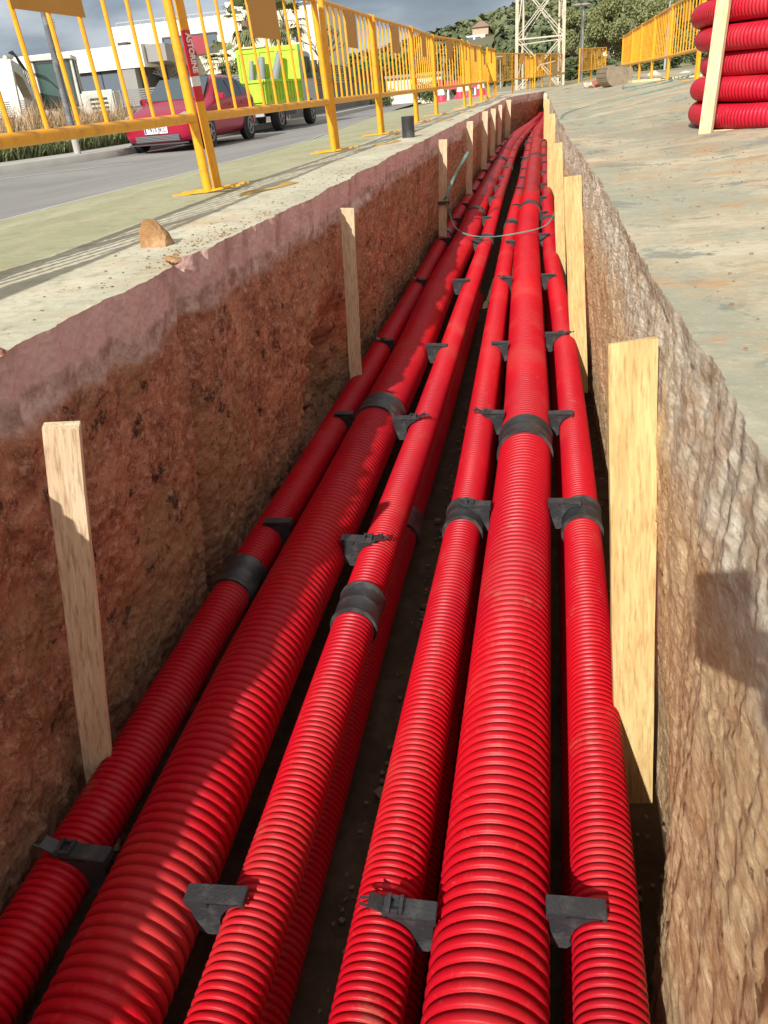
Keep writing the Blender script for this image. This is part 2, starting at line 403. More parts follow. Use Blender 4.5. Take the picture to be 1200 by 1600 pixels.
M_cream = mat_plain('cream_render', (.80, .72, .56), .85, 0, .2, .05, .5)
M_grey = mat_plain('grey_render_and_shade', (.30, .29, .28), .85, 0, .2, .12, .8)  # real grey render, also the painted shade of the white fascia side
M_dark = mat_plain('dark_parts_and_recess_shade', (.06, .06, .065), .8)  # near-black for dark parts, also painted shade of the house recess
M_glass = mat_plain('reflecting_window_glass', (.10, .13, .17), .06, 0, 1.0)
M_tyre = mat_plain('black_tyre_rubber', (.02, .02, .02), .8)
M_rim = mat_plain('grey_alloy', (.35, .35, .37), .35, .8)
M_steel = mat_plain('galvanised_steel', (.42, .43, .42), .5, .4, .5, .15, 4)
M_polecream = mat_plain('cream_painted_steel', (.55, .50, .41), .6, 0, .4, .15, 3, 0, 0, (.40, .25, .14), .5, 2)
M_green = mat_plain('green_plastic_strap', (.085, .21, .17), .35, 0, .5, .2, 9, .1, 40, (.35, .45, .40), .5, 8)
# ------------------------------------------------------------------ trench geometry
ZW = -1.62                                               # trench floor near the camera
def zc(y):                                               # height of the upper conduit axes
    y = np.asarray(y, float); return -1.17+np.where(y < 3, 0, .022*(y-3))
RX_Y = [-3, .95, 1.84, 4.0, 6.0, 9.6, 22.7, 24]; RX_X = [.29, .276, .243, .205, .137, .045, -.19, -.21]
def right_edge(y):
    return np.interp(y, RX_Y, RX_X)
# stations along the trench: fine near the camera, coarser away from it
us = [-2.5]
while us[-1] < 22.5: us.append(us[-1]+(.03 if us[-1] < .2 else .0085 if us[-1] < 3.2 else .0085+.012*(us[-1]-3.2)/1.5))
us = np.array(us)
# left edge path: straight, then turning right at the far end
turn = np.array([(-1.17, 22.5), (-1.08, 23.6), (-.86, 24.9), (-.60, 26.0), (-.38, 27.0), (-.30, 27.6)])
tt = np.linspace(0, 5, 60); tx = np.interp(tt, range(6), turn[:, 0]); ty = np.interp(tt, range(6), turn[:, 1])
LX = np.concatenate([np.full(len(us), -1.17), tx[1:]]); LY = np.concatenate([us, ty[1:]])
def jag(y, seed, amp):
    return amp*(fbm(y*2.3, seed, 0, 3)*.9+fbm(y*9, seed+3, 0, 3)*.45+fbm(y*34, seed+9, 0, 2)*.30)
LE = LX+jag(LY, 3.3, .024)
LE += -.05*np.exp(-((LY-2.45)/.06)**2)-.02*np.exp(-((LY-2.5)/.14)**2)      # notch in the slab edge
RY = us; RE = right_edge(RY)+jag(RY, 8.1, .010)
def floor_z(y): return ZW+np.where(np.asarray(y, float) < 3, 0, .022*(np.asarray(y, float)-3))
def wall_mesh(name, EX, EY, side, seed):
    nz = 185; t = np.linspace(0, 1, nz)**1.1
    Z = np.zeros((len(EX), nz)); X = Z.copy(); Y = Z.copy()
    fz = floor_z(EY)-.05
    Z[:] = fz[:, None]*t[None, :]
    YY = np.repeat(EY[:, None], nz, 1)
    depth = -Z
    if side < 0: flare = .16*np.clip(depth/1.5, 0, 1)
    else:
        k = np.clip((YY-1.05)/.7, 0, 1); flare = (.00+.13*k*k*(3-2*k))*np.clip((depth-.35)/1.1, 0, 1)-.014*np.sin(np.clip(depth/.9, 0, 1)*PI)*(1-k)
    grow = np.clip((depth-.004)/.05, 0, 1)
    coarse = fbm(YY*1.6, Z*1.6, seed, 4)
    q = 1.0 if side < 0 else 1.35
    fine = fbm(YY*9/q**.5, Z*9*q, seed+4, 4); fine2 = fbm(YY*42/q**.5, Z*42*q**.6, seed+11, 3)
    peb = np.clip(1-cells(YY/q**.4, Z*q**.6, 0*Z+seed, 34)/.42, 0, 1); lump = np.clip(1-cells(YY, Z, 0*Z+seed+.3, 11, 5)/.40, 0, 1)
    gouge = np.clip(fbm(YY*6+Z*1.5, Z*1.3, seed+8, 3), 0, 1)*(fbm(YY*26+Z*5, Z*2.5, seed+8, 2))
    lower = np.clip((depth-.15)/.06, 0, 1) if side < 0 else np.clip((depth-.04)/.1, 0, 1)
    a = 1.0 if side < 0 else .70
    if side < 0: d = grow*(.020*coarse*lower+lower*(.008*fine+.006*peb*np.clip(fine+.6, 0, 1)+.014*lump*np.clip(coarse+.3, 0, 1)+.006*gouge)+.0045*fine2*(.12+.88*lower)+.001*fine)
    else: d = grow*(-.010+.004*coarse+.0022*fine+.0030*fine2+.0060*peb*np.clip(fine+.7, 0, 1)+.003*lump*np.clip(coarse+.4, 0, 1)+.0012*gouge)
    d += (.002 if side < 0 else .003)*np.exp(-((depth-.06)/.03)**2)*fbm(YY*6, Z*10, seed+2, 3)
    if side < 0:                                            # washed-out hollow in the left wall
        r = ((YY-4.15)/.42)**2+((Z+.98)/.34)**2
        d -= .16*np.exp(-r**2)*(1+.5*fine)
    else:                                                   # broken concrete lip bulging under the right slab
        lip = np.exp(-((depth-.12)/.10)**2)*np.clip(depth/.03, 0, 1)
        d += lip*(.001+.004*fbm(YY*20, Z*20, seed+1, 4))
    off = -side*d+side*flare                                # positive d leans into the trench
    X = EX[:, None]+off
    tail = np.clip((YY-22.5)/1.2, 0, 1)
    V = np.stack([X, YY, Z], -1)
    return grid_mesh(name, V, flip=(side < 0))
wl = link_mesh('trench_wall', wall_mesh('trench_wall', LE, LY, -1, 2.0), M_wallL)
tag(wl, 'shaded left wall of the trench, reddish soil under a pale concrete edge, with pine stakes against it', 'trench wall')
wr = link_mesh('trench_wall', wall_mesh('trench_wall', RE, RY, 1, 21.0), M_wallR)
tag(wr, 'sunlit right wall of the trench, sandy soil under broken whitish concrete', 'trench wall')
# far end of the trench: lit return of the right slab and the dark opening the conduits enter
mb = MB()
mb.bbox((-.30, 24.0, -.34), (.62, 27.5, -.02)); mb.bbox((-1.3, 27.55, -1.5), (.62, 28.2, -.03)); mb.bbox((.40, 23.0, -1.5), (.62, 27.5, -.36))
tag(mb.build('trench_end', M_wallR), 'rough earth face closing the far end of the trench', 'trench end')
# floor
fy = np.concatenate([np.linspace(-2.5, 6, 260), np.linspace(6.1, 28.0, 120)]); fx = np.linspace(-1.55, .75, 80)
FX, FY = np.meshgrid(fx, fy); FZ = floor_z(FY)+.02*fbm(FX*5, FY*5, 3, 4)
link_mesh('ground', grid_mesh('trench_floor', np.stack([FX, FY, FZ], -1), flip=True), M_floor)['kind'] = 'structure'
bpy.data.objects['ground'].name = 'trench_floor'

# surfaces left of the trench
def zl(x):
    x = np.asarray(x, float)
    return np.where(x > -2.2, 0, np.where(x > -3.4, -.07*(-2.2-x), np.where(x > -7, -.084-.088*(-3.4-x), -.4)))
def zr(x, y=0):
    x = np.asarray(x, float); k = np.clip((np.asarray(y, float)-6.5)/4.0, 0, 1); return (.05+.07*k)*np.clip(x-.35, 0, 1.6)
ROADX_Y = [-3, 5.65, 7.1, 11, 19.8, 39, 70]; ROADX_X = [-3.3, -3.25, -3.05, -3.1, -4.4, -7.1, -9]
def sheet(name, x0f, x1f, ys, nx, zf, mat, kind='structure', power=1.0):
    s = np.linspace(0, 1, nx)**power
    X = np.array([x1f(y)+(x0f(y)-x1f(y))*s for y in ys]); Y = np.repeat(np.asarray(ys)[:, None], nx, 1)
    V = np.stack([X, Y, zf(X)+0*Y], -1)
    o = link_mesh(name, grid_mesh(name, V, smooth=True), mat); o['kind'] = kind; return o
yl = LY
leI = lambda y: float(np.interp(y, LY, LE))
# left slab follows the broken edge exactly
s = np.concatenate([[0], np.linspace(.004, 1, 26)])
road_x = np.interp(LY, ROADX_Y, ROADX_X)
X = LE[:, None]+(road_x-LE)[:, None]*s[None, :]; Y = np.repeat(LY[:, None], len(s), 1)
Z = zl(X); Z[:, 1:] += .0015*fbm(X[:, 1:]*30, Y[:, 1:]*30, 1, 2)
pl = link_mesh('pavement', grid_mesh('pavement', np.stack([X, Y, Z], -1), flip=True), M_slabL); pl['kind'] = 'structure'
X = RE[:, None]+(9.0-RE)[:, None]*(np.concatenate([[0], np.linspace(.003, 1, 60)])**1.3)[None, :]; Y = np.repeat(RY[:, None], X.shape[1], 1)
Z = zr(X, Y); Z[:, 1:] += .0015*fbm(X[:, 1:]*30, Y[:, 1:]*30, 1, 2)+.006*fbm(X[:, 1:]*1.2, Y[:, 1:]*1.2, 4, 2)*np.clip((X[:, 1:]-.5), 0, 1)
pr_ = link_mesh('pavement', grid_mesh('pavement', np.stack([X, Y, Z], -1)), M_slabR); pr_['kind'] = 'structure'
# slabs beyond the trench end
ys = list(np.linspace(27.6, 34, 12))
sheet('pavement', lambda y: -6.0, lambda y: 9.0, ys, 40, lambda X: np.where(X < 0, zl(X), zr(X, 30)), M_slabR)
ys = list(np.linspace(22.5, 27.6, 16))
sheet('pavement', lambda y: float(np.interp(y, [22.5, 26.3, 26.5, 27.6], [-.2, -.25, -.34, -.30])), lambda y: 9.0, ys, 30, lambda X: zr(X, 25)-.001, M_slabR)
# road
ys = list(np.concatenate([np.linspace(-4, 40, 80), np.linspace(42, 110, 20)]))
kerb_x = lambda y: float(np.interp(y, [-4, 8, 14.2, 15.1, 16.1, 17.3, 19, 29.3, 30.5, 70, 110], [-14.5, -12.2, -10.4, -10.1, -9.8, -9.55, -9.5, -9.5, -8.6, -10.8, -16]))
sheet('road', lambda y: kerb_x(y)+.02, lambda y: float(np.interp(y, ROADX_Y, ROADX_X))+.004, ys, 30, lambda X: zl(X)-.012, M_asph)
# thin worn white line at the edge of the road
def ribbon(mb, pts, w, h=.003, zf=None):
    for (x0, y0), (x1, y1) in zip(pts[:-1], pts[1:]):
        d = Vector((x1-x0, y1-y0, 0)); n = Vector((-d.y, d.x, 0)).normalized()*w/2
        vs = []
        for (x, y) in ((x0, y0), (x1, y1)):
            for sg in (-1, 1):
                px, py = x+n.x*sg, y+n.y*sg; vs.append((px, py, float(zf(px))+h))
        mb.add(vs, [(0, 1, 3, 2)])
mb = MB()
ribbon(mb, [(-9.5, 12.6), (-8.9, 13.6), (-8.3, 14.2), (-7.7, 14.5)], .10, .002, lambda x: zl(x)-.008)
ribbon(mb, [(x-.12, y) for x, y in zip(np.interp(np.linspace(3, 20, 24), ROADX_Y, ROADX_X), np.linspace(3, 20, 24))], .035, .002, lambda x: zl(x)-.008)
mb.build('road_marking', mat_plain('worn_white_road_paint', (.55, .54, .50), .8, 0, .2, .2, 8))['kind'] = 'structure'
# kerb + sidewalk behind it
ks = [y for y in np.concatenate([np.linspace(4, 40, 90), np.linspace(41, 110, 30)])]
KX = np.array([kerb_x(y) for y in ks])
prof = [(.02, -.5), (.02, -.275), (.0, -.262), (-.13, -.26), (-.135, -.262)]
V = np.array([[(kx+p[0], y, p[1]) for p in prof] for kx, y in zip(KX, ks)])
link_mesh('kerb', grid_mesh('kerb', V), M_curb)['kind'] = 'structure'
V = np.array([[(kx-.135-t, y, -.262-.001) for t in np.linspace(0, 1.1, 5)] for kx, y in zip(KX, ks)])
link_mesh('sidewalk', grid_mesh('sidewalk', V, flip=False), mat_plain('pale_worn_sidewalk', (.40, .38, .34), .9, 0, .2, .2, 1.5, .3, 30))['kind'] = 'structure'
# terrain sheet out to the horizon, with the trench strip left open
gx = np.array(sorted(set([-900, -500, -250, -120, -60, -40, -30, -24, -18, -14, -11, -9, -7.2, -6, -4.4, -3.4, -2.2, -1.7, .9, 1.2, 2, 4, 8, 14, 22, 40, 80, 160, 320, 900])))
gy = np.array([-60, -20, -8, -3, -2.6, 2, 6, 10, 14, 18, 22, 25, 28.2, 32, 38, 46, 60, 80, 110, 150, 220, 320, 450, 700, 1200, 2000])
verts = []; faces = []
for y in gy:
    for x in gx:
        z = (-.45 if x < -7 else float(zl(x)) if x < 0 else float(zr(x, y)))-.06
        if y > 60: z -= .0
        verts.append((x, y, z))
nx = len(gx)
for j in range(len(gy)-1):
    for i in range(nx-1):
        if gx[i] >= -1.75 and gx[i+1] <= .95 and gy[j] >= -2.65 and gy[j+1] <= 28.3: continue
        faces.append((j*nx+i, j*nx+i+1, (j+1)*nx+i+1, (j+1)*nx+i))
me = bpy.data.meshes.new('ground'); me.from_pydata(verts, [], faces)
link_mesh('ground', me, M_dust)['kind'] = 'structure'

# ------------------------------------------------------------------ conduits
PATH = {
 'LS': [(-2, -1.118), (.9, -1.122), (2.3, -1.138), (3.7, -1.122), (4.9, -1.115), (8.7, -1.140), (14, -1.13), (20, -1.10)],
 'LB': [(-2, -.850), (.7, -.858), (1.4, -.882), (1.95, -.893), (3.9, -.902), (4.9, -.897), (6.6, -.925), (8.7, -.895), (10.7, -.94), (15.5, -.925), (20, -.93)],
 'LR': [(-2, -.600), (.75, -.603), (1.4, -.622), (2.2, -.638), (2.7, -.650), (3.5, -.640), (4.8, -.643), (5.9, -.655), (8.6, -.674), (10.8, -.715), (15.4, -.765), (20, -.79)],
 'RL': [(-2, -.316), (.8, -.320), (1.4, -.325), (2.9, -.325), (3.2, -.330), (4.9, -.366), (6.2, -.397), (7.7, -.424), (9.3, -.448), (12.6, -.450), (17, -.495), (20, -.54)],
 'RB': [(-2, -.086), (.8, -.088), (1.3, -.091), (2.9, -.098), (3.8, -.100), (4.8, -.135), (6.5, -.190), (8.5, -.250), (12.5, -.295), (17, -.345), (20, -.39)],
 'RR': [(-2, .151), (.87, .151), (2.6, .153), (3.5, .143), (4.4, .122), (5.6, .090), (6.5, .052), (7.7, .000), (9.2, -.036), (12.4, -.088), (17, -.19), (20, -.235)]}
RAD = {'LS': .0735, 'LB': .124, 'LR': .0735, 'RL': .0735, 'RB': .124, 'RR': .0735}
PIT = {'LS': .0198, 'LB': .0292, 'LR': .0198, 'RL': .0198, 'RB': .0292, 'RR': .0198}
def path_x(k, y):
    a = np.array(PATH[k]); y = np.asarray(y, float)
    r = sum(np.interp(y+d, a[:, 0], a[:, 1]) for d in (-.45, -.25, 0, .25, .45))/5
    far = np.clip((y-17.5)/8.0, 0, 1); tgt = -.18+(r+.20)*.30
    return r*(1-far**1.4)+tgt*far**1.4
def path_z(k, y): return zc(y)+{'LS': .006, 'LB': .0, 'LR': -.002, 'RL': .003, 'RB': .004, 'RR': -.003}[k]+.006*np.sin(np.asarray(y)*1.1+len(k)+ord(k[1]))
def rib_pipe(name, k, y0, y1, seg, mat, dz=0, ribs=True, dx=0, ystep=.12):
    r, p = RAD[k], PIT[k]; d = p*.50
    if ribs:
        prof = [(.0, -d), (.17, -d*.98), (.22, -.0036 if r > .1 else -.0026), (.36, -.0006), (.56, 0), (.76, -.0014 if r > .1 else -.001), (.86, -.0042 if r > .1 else -.003), (.90, -d*.98)]
        n = int((y1-y0)/p)
        ys = np.concatenate([[y0+(i+t)*p for t, _ in prof] for i in range(n)]); rr = np.tile([r+q for _, q in prof], n)
    else:
        ys = np.arange(y0, y1, ystep); rr = np.full(len(ys), r-.0008)
    th = np.linspace(0, 2*PI, seg, endpoint=False)
    cx, cz = path_x(k, ys)+dx, path_z(k, ys)+dz
    V = np.stack([cx[:, None]+rr[:, None]*np.cos(th), np.repeat(ys[:, None], seg, 1), cz[:, None]+rr[:, None]*np.sin(th)], -1)
    uv = np.stack([np.repeat(ys[:, None], seg, 1), np.repeat(th[None]/6.28, len(ys), 0)], -1)
    return grid_mesh(name, V, closed=True, uv=uv, flip=True)
def far_mat(k): return M_red_far
def coupling(k, y, parent, L=None):
    r = RAD[k]; L = L or (.20 if r > .1 else .17)
    mb = MB(); o = .007; h = L/2
    mb.lathe([(r-.004, -h), (r+o+.003, -h), (r+o+.0035, -h+.008), (r+o, -h+.012), (r+o-.0015, -.006), (r+o-.0002, -.004), (r+o-.0002, .004), (r+o-.0015, .006), (r+o, h-.012), (r+o+.0035, h-.008), (r+o+.003, h), (r-.004, h)], axis='y', seg=56)
    ob = mb.build('coupling', M_black, parent, smooth=True)
    ob.location = (float(path_x(k, y)), y, float(path_z(k, y)))
    dx = float(path_x(k, y+.2)-path_x(k, y-.2)); ob.rotation_euler = (0, 0, -math.atan2(dx, .4))
    return ob
COUP = {'LS': [2.26, 8.83, 14.9], 'LB': [3.83, 9.96, 15.15], 'LR': [2.13, 8.48, 14.5], 'RL': [2.77, 9.21, 15.0], 'RB': [3.51, 10.11, 15.29], 'RR': [2.82, 9.36, 15.6]}
LAB = {'LS': 'narrow red corrugated conduit running in the shade right against the left trench wall',
 'LB': 'wide red conduit of the left trio, half in shadow along its length',
 'LR': 'narrow sunlit red conduit just left of the bare middle gap of the trench',
 'RL': 'narrow red conduit just right of the bare middle gap of the trench',
 'RB': 'wide fully sunlit red corrugated conduit in the middle of the right trio',
 'RR': 'narrow red conduit nearest the pine boards along the right trench wall'}
for k in PATH:
    t = empty('corrugated_conduit', (0, 0, 0), 0, LAB[k], 'conduit', 'upper layer of red conduits in the trench')
    big = RAD[k] > .1
    a = link_mesh('tube', rib_pipe('tube', k, -.35, 11.0, 52 if big else 40, M_red), M_red, t)
    n = int((11.0+.35)/PIT[k]); ye = -.35+n*PIT[k]
    b = link_mesh('tube', rib_pipe('tube', k, ye-.012, 26.6, 32, M_red_far, ribs=False), M_red_far, t)
    for y in COUP[k]: coupling(k, y, t)
LOW = {'LS': ('narrow shaded conduit of the lower layer beside the left wall', -.0),
 'LB': ('wide shaded conduit of the lower layer under the left trio', 0),
 'LR': ('narrow dark red lower conduit seen under the sunlit one left of the middle gap', -.012),
 'RL': ('narrow lower conduit just right of the bare middle gap, under the top one', .0),
 'RB': ('wide lower conduit hidden in shadow under the middle of the right trio', 0),
 'RR': ('narrow lower conduit in shadow under the one nearest the right boards', -.01)}
for k in ('LR', 'RL', 'RB', 'RR'):
    o = link_mesh('corrugated_conduit', rib_pipe('lower', k, -.35, 7.2, 32, M_red, dz=-.235, dx=LOW[k][1]), M_red)
    tag(o, LOW[k][0], 'conduit', 'lower layer of red conduits in the trench')
# ------------------------------------------------------------------ spacer clips between neighbouring conduits
def clip_profile(gap):
    r = .0755; R = .1255; c = gap+.0735; P = []
    P.append((-.006, .084)); P.append((c-.016, .084)); P.append((c-.016, .0745))
    for a in np.linspace(103, 196, 12):
        P.append((c+r*math.cos(math.radians(a)), r*math.sin(math.radians(a))))
    P.append((c-r-.006, -.032)); P.append((max(.006, gap*.2), -.032))
    for z in (-.02, .02, .055):
        P.append((max(-.004, -R+math.sqrt(R*R-z*z)+.0015), z))
    P.append((-.006, .072))
    return P
def make_clip(gap, side, latch):
    """side +1: small conduit to the right of the wide one"""
    root = empty('spacer_clip')
    c = gap+.0735
    mb = MB(); mb.prism([(x*side, z) for x, z in clip_profile(gap)], -.010, .010)
    for yy in (-.017, .014): mb.prism([(x*side, z) for x, z in clip_profile(gap)[2:]], yy, yy+.003)
    mb.build('saddle', M_black, root, bevel=.0012)
    mb = MB(); x0 = -.010; mb.bbox((x0*side, -.0205, .066), ((gap*.75)*side, .0205, .0841))
    mb.bbox((x0*side, -.022, .0842), ((c-.004)*side, .022, .092))
    if not latch: mb.bbox(((c-.013)*side, -.022, .0745), ((c-.004)*side, .022, .0838))
    mb.build('top_plate', M_black, root, bevel=.0015)
    if latch:
        mb = MB(); a = c-.022
        mb.bbox((a*side, -.020, .0922), ((a+.008)*side, .020, .106)); mb.bbox(((a-.028)*side, -.020, .0922), ((a-.020)*side, .020, .103))
        mb.bbox(((a-.018)*side, -.019, .0925), ((a-.002)*side, -.013, .101)); mb.bbox(((a-.018)*side, .013, .0925), ((a-.002)*side, .019, .101))
        q = Matrix.Rotation(-.5*side, 3, 'Y')
        mb.box(((a+.032)*side, 0, .098), (.040, .034, .004), q)
        mb.box(((a+.058)*side, .009, .097), (.030, .005, .004), Matrix.Rotation(.1*side, 3, 'Y')); mb.box(((a+.056)*side, -.011, .101), (.030, .005, .004), Matrix.Rotation(-.35*side, 3, 'Y'))
        mb.build('latch', M_black, root)
    return root
CL = {('LB', 'LS', -1): [1.02, 2.59, 3.73, 4.98, 6.61, 8.32], ('LB', 'LR', 1): [.96, 2.49, 3.68, 4.87, 6.56, 8.2], ('RB', 'RL', -1): [.99, 2.78, 3.74, 4.87, 6.56, 8.01], ('RB', 'RR', 1): [1.04, 2.82, 3.74, 5.05, 6.62, 8.31]}
LATCH = {('LB', 'LS', -1): [0, 3, 4], ('LB', 'LR', 1): [1, 2, 5], ('RB', 'RL', -1): [0, 1, 2, 4], ('RB', 'RR', 1): [3]}
CN = {('LB', 'LS', -1): 'left of the wide left conduit', ('LB', 'LR', 1): 'right of the wide left conduit',
      ('RB', 'RL', -1): 'left of the wide right conduit', ('RB', 'RR', 1): 'right of the wide right conduit'}
ORD = ['nearest', 'second', 'third', 'fourth', 'fifth', 'sixth', 'seventh', 'eighth', 'ninth', 'tenth', 'eleventh', 'twelfth', 'thirteenth', 'fourteenth', 'fifteenth', 'sixteenth', 'seventeenth', 'eighteenth', 'nineteenth', 'twentieth', 'twenty-first', 'twenty-second']
rc = random.Random(4)
for (kb, ks_, sd), ylist in CL.items():
    ylist = list(ylist); y = ylist[-1]
    while y < 19: y += 1.25+rc.uniform(-.25, .2); ylist.append(y)
    gap = .24-.1975 if kb == 'RB' else .058
    protos = {}
    for i, y in enumerate(ylist):
        lt = i in LATCH[(kb, ks_, sd)] or (i > 5 and rc.random() < .08)
        xb, xs = float(path_x(kb, y)), float(path_x(ks_, y)); g = max(.012, abs(xs-xb)-.124-.0735)
        if lt not in protos: c = protos[lt] = make_clip(gap, sd, lt)
        else: c = copy_tree(protos[lt])
        c.scale = ((g+.0735)/(gap+.0735), 1, 1)
        c.location = (xb+sd*.124, y, (float(path_z(kb, y))+float(path_z(ks_, y)))/2)
        yaw = -math.atan2(float(path_x(kb, y+.3)-path_x(kb, y-.3)), .6)
        c.rotation_euler = (rc.uniform(-.06, .06), rc.uniform(-.05, .05), yaw+rc.uniform(-.06, .06))
        n = ORD[i] if i else 'nearest'
        tag(c, f"black {'latched ' if lt else ''}spacer clip {CN[(kb, ks_, sd)]}, {n+' from the camera' if i else 'nearest the camera'}", 'spacer clip', 'black spacer clips holding the conduits apart')
# rigid sleeves of the lower layer show at a few places: sleeves on the lower tube under the left trio
mbs = MB().lathe([(.070, -.085), (.083, -.085), (.083, .085), (.070, .085)], axis='y', seg=40)
ob = mbs.build('coupling', M_black, None, smooth=True)
lowLR = [o for o in bpy.data.objects if o.get('label') == LOW['LR'][0]][0]
ob.parent = lowLR; ob.location = (float(path_x('LR', 3.12))-.012, 3.12, float(path_z('LR', 3.12))-.235)

# ------------------------------------------------------------------ wooden stakes and boards
def wood_piece(name, base, top, w, t, mat, label, group, yaw=0, nail=False, chip=0):
    """plank from base to top (centres of its ends); w across, t thick"""
    b, tp = Vector(base), Vector(top); L = (tp-b).length
    mb = MB()
    n = 9; vs = []
    for i in range(n+1):
        z = L*i/n; wob = .0012*math.sin(i*1.7+L*3)
        cx = wob; ww = w/2*(1-.012*math.sin(i*.9)); dz = 0
        for a, c in ((-1, -1), (1, -1), (1, 1), (-1, 1)):
            zz = z-(chip*(.5+a*.5) if i == n else 0)+(random.uniform(-.004, .004) if i == n else 0)
            vs.append((cx+a*ww, c*t/2, zz))
    fs = [(k*4+i, k*4+(i+1) % 4, (k+1)*4+(i+1) % 4, (k+1)*4+i) for k in range(n) for i in range(4)]+[(3, 2, 1, 0), (n*4, n*4+1, n*4+2, n*4+3)]
    mb.add(vs, fs)
    o = mb.build(name, mat, None, bevel=.0015)
    q = (tp-b).to_track_quat('Z', 'Y'); 
    z = (tp-b).normalized(); x = Vector((math.cos(yaw), math.sin(yaw), 0)); y = z.cross(x).normalized(); x = y.cross(z)
    o.matrix_world = Matrix(((x.x, y.x, z.x, b.x), (x.y, y.y, z.y, b.y), (x.z, y.z, z.z, b.z), (0, 0, 0, 1)))
    return tag(o, label, 'board' if 'board' in name else 'stake', group)
G1 = 'pine stakes against the left trench wall'; G2 = 'pine boards against the right trench wall'
wood_piece('wooden_stake', (-1.27, 1.33, -1.50), (-1.005, 1.345, -.125), .075, .034, M_woodP, 'pale pine stake nearest the camera against the left wall, its top corner in the sun', G1, yaw=.42)
wood_piece('wooden_stake', (-1.16, 4.34, -1.50), (-1.095, 4.34, -.11), .075, .03, M_woodP, 'pine stake beside the dark hollow of the left wall', G1, yaw=.25)
wood_piece('wooden_stake', (-1.15, 8.5, -1.4), (-1.09, 8.5, -.045), .085, .03, M_woodP, 'left wall stake with a dark tie and green strap knotted round it', G1, yaw=.2)
for y, w, z, lb in ((11.36, .085, -.02, 'pine stake just beyond the strapped one on the left wall'), (13.93, .09, 0, 'fifth stake from the camera on the left wall, with a dark tie'),
                    (15.85, .09, -.03, 'dull sixth stake from the camera along the left wall'), (17.92, .075, -.03, 'seventh stake from the camera along the left wall'), (21.1, .13, -.02, 'farthest stake of the left wall, just before the trench turns')):
    wood_piece('wooden_stake', (-1.14, y, -1.3), (-1.09, y, z), w, .03, M_woodP, lb, G1, yaw=.15)
wood_piece('wooden_board', (.284, 1.70, -1.50), (.184, 1.77, -.10), .110, .024, M_woodY, 'widest and nearest pine board at the right wall, split along its top end', G2, yaw=.10, chip=-.006)
wood_piece('wooden_board', (.215, 5.05, -1.45), (.112, 5.08, -.10), .105, .024, M_woodY, 'second nearest pine board at the right wall, with dark knots', G2, yaw=.1)
wood_piece('wooden_board', (.11, 7.6, -1.4), (.030, 7.63, -.095), .085, .024, M_woodY, 'third nearest pine board at the right wall, where the green strap comes up', G2, yaw=.1)
wood_piece('wooden_board', (.0, 11.6, -1.3), (-.035, 11.6, -.02), .12, .024, M_woodY, 'fourth nearest pine board at the right wall', G2, yaw=.05)
wood_piece('wooden_board', (-.15, 18.6, -1.1), (-.165, 18.6, -.02), .12, .024, M_woodY, 'farthest pine board of the right wall near the trench end', G2, yaw=.0)
# nail and curl of bark on the nearest stake
mb = MB(); mb.tube([(-1.058, 1.300, -.150), (-1.062, 1.285, -.165), (-1.068, 1.29, -.19)], .0022, 6)
# ------------------------------------------------------------------ straps
def strap(name, pts, w, mat, label, cat='strap', th=.0015, twist=0.0, group=None, sub=8):
    P = [Vector(p) for p in pts]; Q = []
    for i in range(len(P)-1):
        p0, p1, p2, p3 = P[max(i-1, 0)], P[i], P[i+1], P[min(i+2, len(P)-1)]
        for j in range(sub):
            t = j/sub; Q.append(.5*((2*p1)+(p2-p0)*t+(2*p0-5*p1+4*p2-p3)*t*t+(3*p1-p0-3*p2+p3)*t**3))
    Q.append(P[-1]); mb = MB(); vs = []
    for i, q in enumerate(Q):
        d = (Q[min(i+1, len(Q)-1)]-Q[max(i-1, 0)]).normalized()
        s = d.cross(Vector((0, 0, 1)))
        if s.length < .05: s = d.cross(Vector((0, 1, 0)))
        s.normalize(); s = Matrix.Rotation(twist*(1+.6*math.sin(i*.35)), 3, d) @ s; u = s.cross(d).normalized()
        vs += [q+s*w/2+u*th/2, q-s*w/2+u*th/2, q-s*w/2-u*th/2, q+s*w/2-u*th/2]
    n = len(Q)
    fs = [(k*4+i, k*4+(i+1) % 4, (k+1)*4+(i+1) % 4, (k+1)*4+i) for k in range(n-1) for i in range(4)]+[(3, 2, 1, 0), (n*4-4, n*4-3, n*4-2, n*4-1)]
    mb.add(vs, fs)
    return tag(mb.build(name, mat, None, smooth=False), label, cat, group)
strap('plastic_strap', [(-1.07, 8.46, -.64), (-1.04, 8.42, -.72), (-.96, 8.2, -.84), (-.82, 8.05, -.895), (-.60, 7.98, -.915), (-.35, 8.0, -.90), (-.1, 8.1, -.87), (.0, 8.2, -.80), (.055, 8.5, -.66), (.07, 9.0, -.4), (.06, 9.4, -.12), (.075, 9.75, .012),
       (.2, 11.1, .012), (.62, 12.0, .05), (1.1, 12.1, .105), (1.85, 12.9, .19)], .013, M_green, 'long green strap lying across the conduits, up the right wall and over the slab', twist=.6)
strap('plastic_strap', [(-1.10, 8.45, -.60), (-1.06, 8.40, -.57), (-1.02, 8.5, -.46), (-.96, 8.8, -.33), (-.90, 9.1, -.22)], .028, M_green, 'short green strap end sticking up from the tied stake', twist=.9)
mb = MB(); mb.bbox((-1.165, 8.46, -.655), (-1.04, 8.53, -.625))
tag(mb.build('tie_band', M_black), 'dark tie round the third stake of the left wall', 'tie band')
strap('plastic_strap', [(1.15, 15.0, .1), (1.55, 14.6, .15), (1.9, 15.3, .20), (1.7, 16.6, .22), (1.3, 16.9, .17), (1.2, 16.0, .13), (1.6, 15.4, .17), (2.2, 15.2, .25), (2.7, 17.0, .34)], .03, M_green, 'tangle of green strapping on the slab left of the conduit coil', twist=.5)
